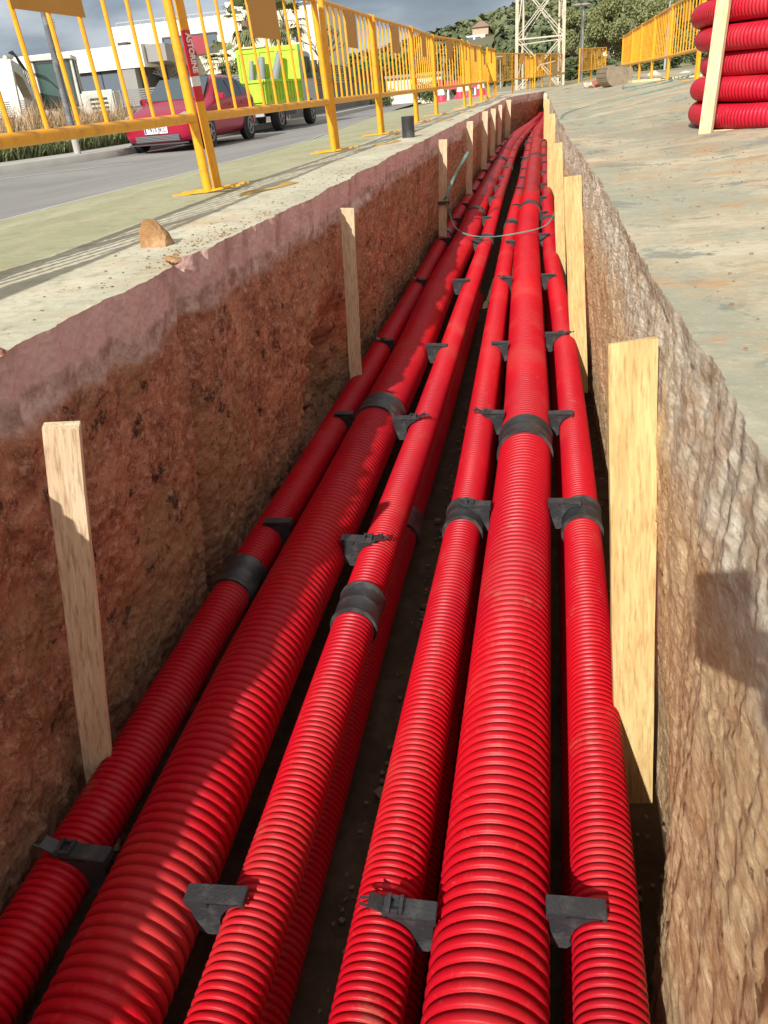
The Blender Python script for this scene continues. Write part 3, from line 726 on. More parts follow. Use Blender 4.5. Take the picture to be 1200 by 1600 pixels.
mb = MB(); mb.tube([(1.25, 4.65, .055), (1.17, 4.58, .054), (1.12, 4.5, .052), (1.118, 4.42, .050), (1.125, 4.36, .050)], .006, 6)
tag(mb.build('cable_offcut', M_black, None, smooth=True), 'short dark cable offcut curled on the right slab', 'cable')

# ------------------------------------------------------------------ yellow works fences
M_sheet = mat_plain('ochre_fence_plate', (.55, .26, .03), .5, 0, .4, .1, 5)
def tube_mesh(name, segs, mat):
    mb = MB()
    for a in segs: mb.bar(*a)
    return mb
def make_fence(L=2.5, H=1.10, nb=9, plate=True, legx=.0, zb=.385):
    """local: runs along +Y from the origin, feet at z 0"""
    root = empty('works_fence')
    mb = MB(); mb.bar((0, .02, H), (0, L-.02, H), .036, seg=10); mb.bar((0, .02, zb), (0, L-.02, zb), .050, seg=14); mb.build('rail_frame', M_yel, root, smooth=True)
    for y in (0.02, L-.02):
        mb = MB(); mb.bar((0, y, .006), (0, y, H), .050, seg=12); mb.lathe([(.025, H), (.025, H+.012), (.012, H+.024), (.001, H+.027)], (0, y, 0), 'z', 10)
        mb.build('post', M_yel, root, smooth=True)
        mb = MB(); 
        pts = [(-.20, y-.05, .010), (-.10, y-.025, .012), (0, y, .012), (.10, y+.02, .016), (.19, y+.03, .022)]
        for a, b in zip(pts[:-1], pts[1:]): mb.bar(a, b, .03, .010)
        mb.build('foot_bar', M_yel, root)
    for i in range(nb):
        y = .02+(L-.04)*(i+1)/(nb+1)
        mb = MB(); mb.bar((0, y, zb+.012), (0, y, H-.01), .019, seg=8); mb.build('bar', M_yel, root, smooth=True)
    if plate:
        mb = MB(); y0 = .02+(L-.04)*4/(nb+1)-.02; y1 = .02+(L-.04)*6/(nb+1)+.03
        mb.bbox((-.004+.010, y0, .80), (.013, y1, 1.075)); mb.build('plate', M_sheet, root)
    return root
def place_fence(src, p0, p1, label, group, first=False, z0=0, z1=0, lean=0):
    f = src if first else copy_tree(src)
    a, b = Vector((p0[0], p0[1], z0)), Vector((p1[0], p1[1], z1)); d = b-a
    f.location = a; rz = math.atan2(-d.x, d.y); rx = math.atan2(d.z, math.hypot(d.x, d.y))
    f.rotation_euler = (rx, lean, rz); f.scale = (1, math.hypot(d.x, d.y)/2.5, 1)
    return tag(f, label, 'fence', group)
GF = 'yellow works fences along the left side of the trench'
fence = make_fence()
runs = [(-.60, 1.98), (2.02, 4.46), (4.55, 7.08), (7.17, 9.23), (9.31, 11.57), (11.65, 13.9), (13.96, 16.5), (16.56, 18.1), (18.2, 20.3), (20.36, 22.6), (22.66, 24.9)]
fn = ['left fence panel mostly outside the frame, nearest the camera', 'leftmost visible yellow fence panel, ending at the post with the red sticker', 'yellow fence panel with its ochre plate in front of the green truck',
      'yellow fence panel just right of the green truck, its foot near the black pipe stub', 'yellow fence panel directly beyond the black pipe stub', 'yellow fence panel beyond the second post with a red sticker',
      'seventh yellow fence panel from the camera along the left side', 'eighth yellow fence panel from the camera along the left side', 'ninth yellow fence panel from the camera along the left side', 'tenth yellow fence panel from the camera along the left side', 'eleventh yellow fence panel from the camera, before the row turns']
fx_ = lambda y: -1.85-.08*math.exp(-((y-3.5)/1.8)**2)+.03*math.sin(y*1.3)+(.16 if 15 < y < 21 else .0)
for i, (a, b) in enumerate(runs):
    place_fence(fence, (fx_(a), a), (fx_(b), b), fn[i], GF, i == 0, lean=-.045 if i < 3 else -.02)
# red and white stickers on two posts
M_stk = mat_plain('red_reflective_tape', (.60, .02, .03), .4, 0, .5, .15, 30)
M_stw = mat_plain('white_reflective_tape', (.75, .75, .73), .4)
def text_mesh(txt, size, mat, name, parent, M4, font_extr=.0006):
    cu = bpy.data.curves.new(name, 'FONT'); cu.body = txt; cu.size = size; cu.extrude = font_extr; cu.offset = size*.035; cu.align_x = 'CENTER'; cu.align_y = 'CENTER'
    tmp = bpy.data.objects.new('tmp_text', cu); COL.objects.link(tmp)
    dg = bpy.context.evaluated_depsgraph_get(); me = bpy.data.meshes.new_from_object(tmp.evaluated_get(dg))
    bpy.data.objects.remove(tmp)
    me.materials.clear(); me.materials.append(mat)
    o = bpy.data.objects.new(name, me); COL.objects.link(o); o.parent = parent; o.matrix_local = M4; return o
def sticker(fence_obj, y, z0, z1):
    mb = MB(); mb.bar((0, y, z0), (0, y, z1), .0525, seg=14)
    s = mb.build('sticker', M_stk, fence_obj, smooth=True)
    mb = MB(); h = z1-z0; mb.bar((0, y, z0+h*.22), (0, y, z0+h*.36), .0535, seg=14); mb.build('white_band', M_stw, s, smooth=True)
    # lettering runs down the post on the side facing the camera
    n = Vector((.75, -.66, 0)).normalized(); X = Vector((0, 0, -1)); Yv = n.cross(X)
    p = Vector((0, y, z0+h*.68))+n*.0262
    Mt = Matrix(((X.x, Yv.x, n.x, p.x), (X.y, Yv.y, n.y, p.y), (X.z, Yv.z, n.z, p.z), (0, 0, 0, 1)))
    text_mesh('ASTORINE', .040, M_stw, 'lettering', s, Mt)
fl = [o for o in bpy.data.objects if o.get('category') == 'fence']
byl = {o['label']: o for o in fl}
sticker(byl[fn[2]], .02, .46, .80); sticker(byl[fn[5]], .02, .46, .80)
# simplified panels for the far rows: few pixels each
def make_far_fence(H=1.1, n=9):
    mb = MB(); L = 2.5
    mb.bar((0, 0, H), (0, L, H), .035, seg=6); mb.bar((0, 0, .385), (0, L, .385), .04, seg=6)
    for y in (.02, L-.02): mb.bar((0, y, 0), (0, y, H+.02), .045, seg=6)
    for i in range(n):
        y = .02+(L-.04)*(i+1)/(n+1); mb.bar((0, y, .385), (0, y, H), .018, seg=4)
    mb.bbox((.004, .95, .80), (.012, 1.5, 1.08))
    return mb.build('works_fence', M_yel, None)
far = make_far_fence(); ff = True
def far_row(pts, label, group, z=0):
    global ff
    for i, (a, b) in enumerate(zip(pts[:-1], pts[1:])):
        za, zb_ = (a[2] if len(a) > 2 else z), (b[2] if len(b) > 2 else z)
        place_fence(far, a, b, label[i] if isinstance(label, list) else f'{label}, {ORD[i]+" panel from the left" if i else "first panel from the left"}', group, ff, za, zb_); ff = False
far_row([(-1.85, 25.0), (-1.75, 26.6), (-1.35, 28.5), (-.85, 30.4)], 'small yellow fence where the row turns across the trench end', 'far yellow fences across the trench end')
far_row([(-1.62, 21.5, -.0), (-1.55, 23.2, -.0)], ['low yellow panel lying in the bend of the fence row'], 'far yellow fences across the trench end')
far_row([(-1.1, 34), (-.9, 36.4), (-.55, 38.6)], 'tiny yellow fence left of the lattice tower foot', 'far yellow fences behind the trench end', -.02)
far_row([(-.75, 33.0, .02), (-.2, 35, .02), (.25, 37, .02)], 'tiny yellow fence right of the trench end', 'far yellow fences behind the trench end')
far_row([(.85, 33.5, .06), (1.35, 35.5, .08), (2.0, 37.5, .1)], 'small yellow fence beside the grey lamp post', 'yellow fences by the grey lamp post')
# right row, standing on the slightly higher side of the slab
RF = [(3.30, 10.9, .21), (1.98, 13.3, .20), (1.87, 15.7, .16), (1.86, 18.2, .14), (1.84, 20.6, .13), (1.86, 23.2, .12), (1.90, 27.0, .12)]
rl = ['yellow fence panel with a middle rail, partly behind the conduit coil', 'large yellow fence panel left of the conduit coil, with a wooden plank at its foot', 'yellow fence panel with a plate in the middle of the right row', 'yellow fence panel fourth from the coil in the right row',
      'yellow fence panel above the excavator bucket', 'farthest yellow fence panel of the right row, behind the bucket']
for i in range(len(RF)-1):
    a, b = RF[i], RF[i+1]
    place_fence(fence, a, b, rl[i], 'yellow works fences on the right side', False, a[2], b[2])
# ------------------------------------------------------------------ coil of conduit on the right slab
coil = empty('conduit_coil', (1.79, 6.30, .045), 0, 'tall coil of red corrugated conduit strapped between upright battens on the right slab', 'conduit coil')
def ring_mesh(R, z, seed, r=.0725, a0=0, a1=2*PI, nu=150, nv=22):
    u = np.linspace(a0, a1, nu, endpoint=False); v = np.linspace(0, 2*PI, nv, endpoint=False)
    RR = R+.012*np.sin(u*2+seed)+.008*np.sin(u*5+seed*2); zz = z+.006*np.sin(u*3+seed*1.7)
    X = (RR[:, None]+r*np.cos(v))*np.cos(u)[:, None]; Y = (RR[:, None]+r*np.cos(v))*np.sin(u)[:, None]; Z = zz[:, None]+r*np.sin(v)
    V = np.stack([X, Y, Z], -1); V = np.concatenate([V, V[:1]], 0)
    uv = np.stack([np.repeat((np.concatenate([u, [2*PI]])*R)[:, None], nv, 1), np.repeat(v[None]/6.28, nu+1, 0)], -1)
    return grid_mesh('turn', V, closed=True, uv=uv, flip=False)
M_coil = mat_conduit('red_coiled_conduit', (.60, .010, .030), (.55, .20, .18), .9, .024)
for i in range(8):
    off = [0, -.012, -.03, .005, .03, -.02, .015, 0][i]
    link_mesh('turn', ring_mesh(.80+off, .0725+.1455*i, i*2.3), M_coil, coil)
for i in range(8):
    link_mesh('turn', ring_mesh(.655, .0725+.1455*i, i*1.3, nu=90, nv=16), M_coil, coil)
for x, y, tx, ty in ((-.80, -.42, -.735, -.40),):
    pass
def batten(p0, p1, w, t, yaw, parent, name='batten'):
    b, tp = Vector(p0), Vector(p1); L = (tp-b).length
    mb = MB(); mb.bbox((-w/2, -t/2, 0), (w/2, t/2, L)); o = mb.build(name, M_woodY2, parent, bevel=.002)
    z = (tp-b).normalized(); x = Vector((math.cos(yaw), math.sin(yaw), 0)); y = z.cross(x).normalized(); x = y.cross(z)
    o.matrix_local = Matrix(((x.x, y.x, z.x, b.x), (x.y, y.y, z.y, b.y), (x.z, y.z, z.z, b.z), (0, 0, 0, 1))); return o
M_woodY2 = mat_wood('pale_yellow_pallet_pine', (.76, .66, .42), (.66, .53, .29), (.42, .28, .13))
batten((-.845, -.56, -.03), (-.80, -.53, 1.3), .075, .045, -.5, coil)
batten((-.80, -.47, -.035), (.9, -.62, -.02), .06, .06, PI/2, coil, 'base_batten')
batten((.75, -.70, -.10), (.75, -.66, 1.3), .075, .045, .7, coil)
batten((.0, .98, -.0), (.0, .95, 1.3), .075, .045, 0, coil)
M_green2 = mat_plain('pale_green_strapping', (.20, .42, .34), .4, 0, .5, .2, 9)
s = strap('green_strap', [(-.55, -.72, 1.25), (-.57, -.725, 1.0), (-.585, -.73, .82), (-.565, -.735, .70), (-.545, -.742, .585)], .026, M_green2, None, None, twist=1.35)
s.parent = coil
# ------------------------------------------------------------------ plank, bucket, blocks beyond the coil
mb = MB(); mb.box((0, 0, .02), (1.3, .24, .035), None)
tag(mb.build('plank', M_woodY2, None, (1.93, 16.3, .19), rz=.25), 'pale wooden plank lying at the foot of the right fence', 'plank')
# excavator bucket: curved shell with side cheeks and a toothed lip
bk = empty('excavator_bucket', (1.20, 19.6, .085), .38, 'weathered excavator bucket resting on the far end of the right slab', 'bucket')
M_bk = mat_plain('weathered_bucket_steel', (.34, .28, .20), .55, .4, .5, .3, 5, .3, 40, (.20, .12, .07), .6, 6)
ac = lambda r, a0, a1, n: [(r*math.cos(t)-.02, .31+r*math.sin(t)) for t in np.linspace(math.radians(a0), math.radians(a1), n)]
arc = ac(.30, 140, 272, 14)
out = arc+[(.36, .06), (.36, .075)]+ac(.282, 272, 140, 14)
mb = MB(); mb.prism(out, -.30, .30)
for k in range(6):
    t = math.radians(150+k*20); mb.bar((.305*math.cos(t)-.02, -.30, .31+.305*math.sin(t)), (.305*math.cos(t)-.02, .30, .31+.305*math.sin(t)), .02, .012)
mb.build('shell', M_bk, bk, smooth=False)
cheek = arc+[(.36, .06), (.44, .30), (.40, .42), (.10, .47), (-.24, .50)]
for yy in (-.325, .302):
    mb = MB(); mb.prism(cheek, yy, yy+.023); mb.build('cheek', M_bk, bk)
for yy in (-.2, -.07, .07, .2):
    mb = MB(); mb.box((.42, yy, .065), (.13, .05, .03)); mb.build('tooth', M_bk, bk)
mb = MB(); mb.bbox((-.20, -.10, .42), (.0, -.07, .53)); mb.bbox((-.20, .07, .42), (.0, .10, .53)); mb.build('hinge_lug', M_bk, bk); bk.scale = (.80, .80, .80)
M_rub = mat_plain('red_brown_debris', (.36, .12, .08), .8, 0, .3, .4, 9)
def rock(name, loc, sz, seed, mat, label, cat='stone', sharp=1.0, parent=None, flat=.0, group=None):
    import bmesh
    bm = bmesh.new(); bmesh.ops.create_icosphere(bm, subdivisions=3, radius=1)
    rr = random.Random(seed); planes = [(Vector((rr.gauss(0, 1), rr.gauss(0, 1), rr.gauss(0, 1))).normalized(), rr.uniform(.50, .85)) for _ in range(9)]
    for v in bm.verts:
        for n, d in planes:
            k = v.co.dot(n)
            if k > d: v.co -= n*(k-d)*sharp
        q = float(fbm(v.co.x*3, v.co.y*3, v.co.z*3+seed, 3)); v.co *= 1+.05*q
        v.co.x *= sz[0]; v.co.y *= sz[1]; v.co.z *= sz[2]
    lo = min(v.co.z for v in bm.verts)
    for v in bm.verts: v.co.z -= lo+sz[2]*.06
    me = bpy.data.meshes.new(name); bm.to_mesh(me); bm.free()
    o = link_mesh(name, me, mat, parent, loc)
    return tag(o, label, cat, group)
for i, (x, y, s_) in enumerate([(.98, 21.5, .12), (.86, 21.9, .09), (1.1, 22.2, .13), (.75, 22.4, .08)]):
    rock('debris_lump', (x, y, .07), (s_*1.4, s_, s_*.8), 40+i, [M_rub, mat_plain('pale_debris', (.55, .46, .34), .9)][i % 2], ['red lump of debris left of the excavator bucket', 'pale lump of debris left of the bucket', 'second red lump of debris behind the bucket', 'small pale lump nearest the grey lamp post'][i], 'debris')
# pale rock and chips on the left slab
M_ochre = mat_plain('ochre_rock', (.36, .20, .09), .9, 0, .2, .4, 16, .9, 60, (.56, .42, .27), .7, 14)
st = rock('stone', (-1.425, 2.74, -.001), (.062, .042, .062), 5, M_ochre, 'sharp ochre stone standing on the left slab by the fence shadows', 'stone')
import bmesh
# give the stone the wedge outline of the photo: a slanted block
bm = bmesh.new()
pts = [(-.052, -.03, 0), (.050, -.035, 0), (.058, .028, 0), (-.045, .035, 0), (-.05, -.026, .055), (-.018, -.03, .098), (.012, .0, .092), (.052, -.02, .035), (.045, .026, .040), (-.040, .03, .075)]
vs = [bm.verts.new(p) for p in pts]; bmesh.ops.convex_hull(bm, input=vs)
bmesh.ops.subdivide_edges(bm, edges=bm.edges[:], cuts=3, use_grid_fill=True)
for v in bm.verts: v.co += v.co.normalized()*float(fbm(v.co.x*40, v.co.y*40, v.co.z*40, 3))*.003
bm.to_mesh(st.data); bm.free(); st.location = (-1.425, 2.74, 0)
rock('stone', (-1.21, 2.42, -.012), (.030, .022, .020), 8, M_ochre, 'small wedge stone set in the notch of the left slab edge')
rock('stone', (-1.19, 1.43, -.018), (.035, .03, .022), 9, mat_plain('red_brown_stone', (.30, .13, .09), .9, 0, .2, .3, 20), 'red-brown stone at the slab edge in the left corner of the photo')
# scattered crumbs
rc = random.Random(9); mb = MB()
for _ in range(700):
    if rc.random() < .45:
        x = -1.2-abs(rc.gauss(0, .12)); y = rc.choice([2.4, 2.75, 5.0, 3.3])+rc.gauss(0, .5); z = 0
    else:
        y = rc.uniform(1.2, 9); x = float(right_edge(y))+.05+abs(rc.gauss(.35, .35)); z = float(zr(x, y))
    if x > -1.19 and x < 0: continue
    s_ = rc.uniform(.0015, .0045)
    mb.box((x, y, z+s_*.4), (s_*2, s_*1.5, s_), Matrix.Rotation(rc.uniform(0, 3), 3, 'Z'))
tag(mb.build('crumbs', mat_plain('crumbled_soil', (.27, .18, .11), .95, 0, .1, .4, 30)), 'loose crumbs of soil and concrete scattered on the slabs', 'rubble', kind='stuff')
# black pipe stub on the left slab
mb = MB(); prof = [(.046, .0), (.062, .0), (.062, .17), (.0635, .175), (.0635, .188), (.056, .190), (.054, .02), (.045, .01)]
tag(mb.lathe(prof, seg=36).build('pipe_stub', M_black, None, (-1.41, 8.35, 0), smooth=True), 'black plastic pipe stub standing upright on the left slab', 'pipe stub')
for i, (y, x) in enumerate([(4.15, -1.62), (7.35, -1.56), (8.95, -1.66), (11.2, -1.5), (14.0, -1.48)]):
    pts = [(x, y, .004), (x+.03, y+.12, .012), (x+.10, y+.3, .006), (x+.13, y+.42, .012), (x+.16, y+.52, .004)]
    strap('tape_scrap', pts, .022, mat_plain('dirty_yellow_tape', (.50, .32, .08), .6, 0, .3, .5, 14), f'scrap of dirty yellow tape at the {ORD[i]} fence foot along the left side' if i else 'scrap of dirty yellow tape at the nearest fence foot', 'tape', th=.002, twist=.5)

# ================================================================== beyond the fence: street side
M_carred = mat_plain('wine_red_car_paint', (.42, .012, .045), .22, .25, .6, .08, 2)
M_cglass = mat_plain('tinted_car_glass', (.05, .075, .085), .05, 0, .9)
M_lime = mat_plain('lime_green_truck_paint', (.44, .66, .04), .5, 0, .4, .15, 3, .05, 30, (.16, .20, .04), .6, 5)
M_dgreyp = mat_plain('dark_grey_chassis', (.06, .06, .06), .7)
M_lamp = mat_plain('clear_lamp_glass', (.28, .29, .30), .15, 0, .8)
M_tail = mat_plain('red_lamp_plastic', (.62, .02, .02), .3)
M_offw = mat_plain('off_white_machine_paint', (.66, .66, .58), .5, 0, .4, .12, 3, 0, 0, (.30, .24, .16), .4, 5)
M_gglass = mat_plain('green_tinted_glass', (.06, .115, .10), .08, 0, .8, .4, 2)
def wheel(parent, x, y, r, w, sgn, name='wheel'):
    mb = MB(); prof = [(r*.60, -w/2), (r*.94, -w/2), (r, -w*.38), (r, w*.38), (r*.94, w/2), (r*.60, w/2)]
    t = mb.lathe(prof, (0, 0, 0), 'x', 32).build(name, M_tyre, parent, (x, y, r), smooth=True)
    mb = MB(); mb.lathe([(r*.63, -.02), (r*.63, .03), (r*.52, .032), (r*.50, -.01), (.001, -.01)], (sgn*w*.42, 0, 0), 'x', 28)
    for k in range(5):
        a = 2*PI*k/5; mb.bar((sgn*w*.46, 0, 0), (sgn*w*.48, r*.56*math.cos(a), r*.56*math.sin(a)), .055, .03)
    mb.lathe([(.06, -.02), (.055, .02), (.001, .022)], (sgn*w*.5, 0, 0), 'x', 12)
    mb.build('rim', M_rim, t)
    return t
def make_car():
    root = empty('parked_car', (-8.47, 17.35, -.40), .0, 'wine red hatchback parked at the kerb, its plate reading 6913 JKC', 'car')
    S = [  # y, sill w, belt w, belt z, upper w, upper z, top z, bottom z
        (.00, .60, .66, .60, .48, .66, .67, .26), (.06, .78, .80, .62, .60, .70, .72, .19), (.30, .85, .86, .68, .66, .78, .80, .17), (.75, .885, .885, .76, .68, .86, .89, .17),
        (1.18, .895, .895, .86, .70, .955, .99, .18), (1.24, .895, .895, .87, .70, .98, 1.01, .18), (1.62, .895, .895, .90, .64, 1.14, 1.17, .18), (1.98, .895, .895, .92, .65, 1.41, 1.45, .18),
        (2.60, .895, .895, .94, .66, 1.44, 1.485, .18), (3.25, .895, .895, .96, .65, 1.43, 1.475, .18), (3.72, .885, .885, .98, .63, 1.39, 1.43, .19), (4.00, .87, .87, .98, .64, 1.20, 1.23, .21), (4.18, .83, .84, .92, .70, 1.02, 1.04, .24), (4.25, .74, .76, .80, .60, .86, .87, .30)]
    ring = []
    for (y, w0, w1, zb, w2, zu, zt, z0) in S:
        h = [(0, z0-.02), (w0*.8, z0-.01), (w0, z0+.08), (w0+.012, (z0+zb)/2), (w1, zb-.03), (w1-.015, zb+.01), ((w1+w2)/2+.015, (zb+zu)/2+.005), (w2+.01, zu-.01), (w2*.8, (zu*.3+zt*.7)), (0, zt)]
        ring.append([(x, y, z) for x, z in h]+[(-x, y, z) for x, z in reversed(h[1:-1])])
    mid0 = [(x*.3, y, .45+(z-.45)*.3) for x, y, z in ring[0]]; mid1 = [(x*.3, y, .6+(z-.6)*.3) for x, y, z in ring[-1]]; c0 = [(0, 0, .45)]*len(mid0); c1 = [(0, 4.25, .6)]*len(mid0)
    V = np.array([c0, mid0]+ring+[mid1, c1]); me = grid_mesh('body', V, closed=True, flip=False)
    body = link_mesh('body', me, M_carred, root)
    sb = body.modifiers.new('s', 'SUBSURF'); sb.levels = 1; sb.render_levels = 1
    def panel(name, pts, mat, off, parent=root):
        mb = MB(); P = [Vector(p) for p in pts]; nrm = (P[1]-P[0]).cross(P[2]-P[0]).normalized()
        if nrm.dot(Vector(off)) < 0: nrm = -nrm
        n = len(P); mb.add([p+nrm*.022 for p in P]+[p-nrm*.01 for p in P], [tuple(range(n)), tuple(reversed(range(n, 2*n)))]+[(i, (i+1) % n, n+(i+1) % n, n+i) for i in range(n)])
        return mb.build(name, mat, parent)
    panel('windshield', [(-.70, 1.20, .985), (.70, 1.20, .985), (.61, 1.93, 1.41), (-.61, 1.93, 1.41)], M_cglass, (0, -1, 1))
    panel('rear_window', [(-.60, 4.02, 1.06), (.60, 4.02, 1.06), (.53, 3.74, 1.32), (-.53, 3.74, 1.32)], M_cglass, (0, 1, 1))
    for s in (1, -1):
        panel('side_window', [(s*.862, 1.50, .955), (s*.862, 2.45, .965), (s*.705, 2.45, 1.37), (s*.705, 2.10, 1.37)], M_cglass, (s, 0, .5))
        panel('side_window', [(s*.862, 2.52, .965), (s*.855, 3.22, .985), (s*.705, 3.22, 1.36), (s*.705, 2.52, 1.37)], M_cglass, (s, 0, .5))
        panel('side_window', [(s*.85, 3.28, 1.0), (s*.84, 3.75, 1.06), (s*.72, 3.55, 1.28), (s*.705, 3.28, 1.34)], M_cglass, (s, 0, .5))
        mb = MB(); mb.box((s*.97, 1.62, 1.0), (.18, .09, .12)); mb.box((s*.90, 1.64, .96), (.10, .05, .04)); mb.build('mirror', M_carred, root, bevel=.02)
        panel('headlight', [(s*.52, .03, .60), (s*.80, .09, .62), (s*.84, .36, .72), (s*.62, .22, .74), (s*.50, .05, .67)], M_lamp, (0, -1, .4))
        for yy, nm in ((.80, 'wheel'), (3.42, 'wheel')):
            mb = MB(); mb.lathe([(.365, -.03), (.365, .012), (.001, .013)] if s > 0 else [(.001, -.013), (.365, -.012), (.365, .03)], (s*.892, yy, .32), 'x', 28); mb.build('wheel_arch', M_dark, root)
            wheel(root, s*.82, yy, .315, .205, s)
        mb = MB(); mb.box((s*.90, 2.35, .82), (.03, .17, .035)); mb.box((s*.90, 3.15, .84), (.03, .17, .035)); mb.build('door_handle', M_carred, root)
    mb = MB(); mb.bbox((-.45, 2.15, 1.44), (.45, 3.2, 1.468)); mb.build('glass_roof', M_cglass, root)
    g = MB(); g.bbox((-.52, -.012, .215), (.52, .02, .345)); gr_ = g.build('lower_grille', M_dark, root)
    g = MB()
    for z in (.24, .27, .30, .325): g.bbox((-.51, -.022, z-.006), (.51, -.012, z+.006))
    g.build('grille_slats', M_rim, gr_)
    g = MB(); g.bbox((-.50, -.006, .635), (.50, .05, .665)); g.build('upper_grille', M_dark, root)
    g = MB(); g.bbox((-.27, -.030, .375), (.27, -.014, .505)); pl = g.build('number_plate', M_stw2, root)
    g = MB(); g.bbox((-.26, -.033, .385), (-.222, -.0302, .495)); g.build('blue_band', mat_plain('blue_plate_band', (.02, .06, .40), .4), pl)
    text_mesh('6913 JKC', .112, M_dark, 'plate_text', pl, Matrix(((1, 0, 0, .018), (0, 0, -1, -.031), (0, 1, 0, .441), (0, 0, 0, 1))))
    g = MB(); g.lathe([(.055, -.01), (.055, .01), (.04, .012), (.001, .012)], (0, .0, 0), 'y', 20); o = g.build('front_emblem', M_rim, root); o.location = (0, .03, .655)
    g = MB(); g.bbox((-.70, -.02, .155), (.70, .05, .18)); g.build('front_lip', M_dark, root)
    return root
M_stw2 = mat_plain('white_number_plate', (.80, .80, .80), .4)
make_car()

def make_truck():
    r = empty('tipper_truck', (-9.03, 23.6, -.40), 0, 'lime green tipper truck parked beyond the red car, grey rolls standing in its bed', 'truck')
    W = 1.03
    mb = MB(); mb.bbox((-.45, .1, .52), (.45, 5.0, .70)); mb.bbox((-.9, .35, .55), (.9, .45, .72)); mb.bbox((-W+.05, 1.75, .38), (W-.05, 2.9, .62)); mb.build('chassis', M_dgreyp, r)
    mb = MB(); mb.bbox((-W, .0, .72), (W, 3.7, .80)); fl_ = mb.build('bed_floor', M_lime, r)
    for s in (1, -1):
        mb = MB(); mb.bbox((s*W, 0, .80), (s*(W-.05), 3.7, 1.32))
        for k in range(13): y = .15+k*.285; mb.bbox((s*(W+.035), y, .80), (s*W, y+.07, 1.28))
        mb.bbox((s*(W+.045), -.01, 1.28), (s*(W-.06), 3.71, 1.345)); mb.build('side_board', M_lime, r)
    mb = MB(); mb.bbox((-W+.055, -.05, .78), (W-.055, 0.0, 1.30))
    for x in (-.95, -.32, .32, .95): mb.bbox((x-.04, -.085, .78), (x+.04, -.05, 1.34))
    mb.bbox((-W, -.09, 1.27), (W, -.05, 1.34)); mb.build('tailgate', M_lime, r)
    mb = MB(); mb.bbox((-W, 3.72, .80), (W, 3.79, 2.26)); mb.bbox((-W, 3.69, 2.17), (W, 3.72, 2.30))
    for x in (-W+.04, -.3, .3, W-.04): mb.bbox((x-.04, 3.68, .82), (x+.04, 3.72, 2.17))
    mb.build('headboard', M_lime, r)
    cab = MB(); cab.prism([(3.95, .55), (5.55, .55), (5.62, 1.25), (5.25, 2.12), (3.95, 2.18)], -.97, .97, 'x'); c = cab.build('cab', mat_plain('pale_grey_cab_paint', (.45, .46, .47), .4, 0, .5, .1, 2), r, bevel=.04)
    for s in (1, -1):
        mb = MB(); mb.prism([(4.25, 1.35), (5.30, 1.35), (5.08, 1.98), (4.25, 1.98)], s*.972, s*.985, 'x'); mb.build('cab_window', M_cglass, c)
        mb = MB(); mb.box((s*1.13, 5.3, 1.7), (.06, .16, .36)); mb.bar((s*.97, 5.3, 1.85), (s*1.13, 5.3, 1.85), .025); mb.build('mirror', M_dgreyp, r)
        wheel(r, s*.88, 1.30, .38, .24, s); wheel(r, s*.90, 4.72, .38, .24, s)
        mb = MB(); mb.bbox((s*.75, .02, .50), (s*1.0, .10, .66)); t = mb.build('tail_light', M_tail, r)
        mb = MB(); mb.bbox((s*.74, .0, .53), (s*.66, .09, .63)); mb.build('reverse_lamp', M_lamp, t)
        mb = MB(); mb.bbox((s*.72, 1.72, .12), (s*1.0, 1.74, .72)); mb.build('mud_flap', M_dark, r)
    mb = MB(); mb.bbox((-.9, .0, .42), (.9, .10, .50)); mb.build('rear_bumper', M_steel, r)
    M_roll = mat_plain('grey_plastic_roll', (.24, .25, .27), .6, 0, .3, .2, 3)
    for i, (x, y, tx, h, rad) in enumerate([(-.22, 3.2, .10, 1.22, .16), (.12, 3.25, .30, 1.30, .15), (-.55, 3.35, .04, 1.15, .10)]):
        mb = MB(); mb.tube([(x, y, .80), (x+tx*.4, y+.05, .8+h*.35), (x+tx, y+.12, .8+h*.75), (x+tx*1.25, y+.2, .8+h)], [rad*.95, rad*1.12, rad*.8, rad*.62], 14)
        o = mb.build('grey_roll', M_roll, None, (-9.03, 23.6, -.40), smooth=True)
        tag(o, ['grey roll standing left of another in the truck bed', 'grey roll leaning in the middle of the green truck bed', 'thin grey roll at the far left of the truck bed'][i], 'roll', 'grey rolls standing in the truck bed')
    mb = MB(); mb.box((-.45, 3.72, 2.33), (.85, .16, .05)); tag(mb.build('plank', M_woodY2, None, (-9.03, 23.6, -.40)), 'wooden plank lying across the top of the truck headboard', 'plank')
make_truck()

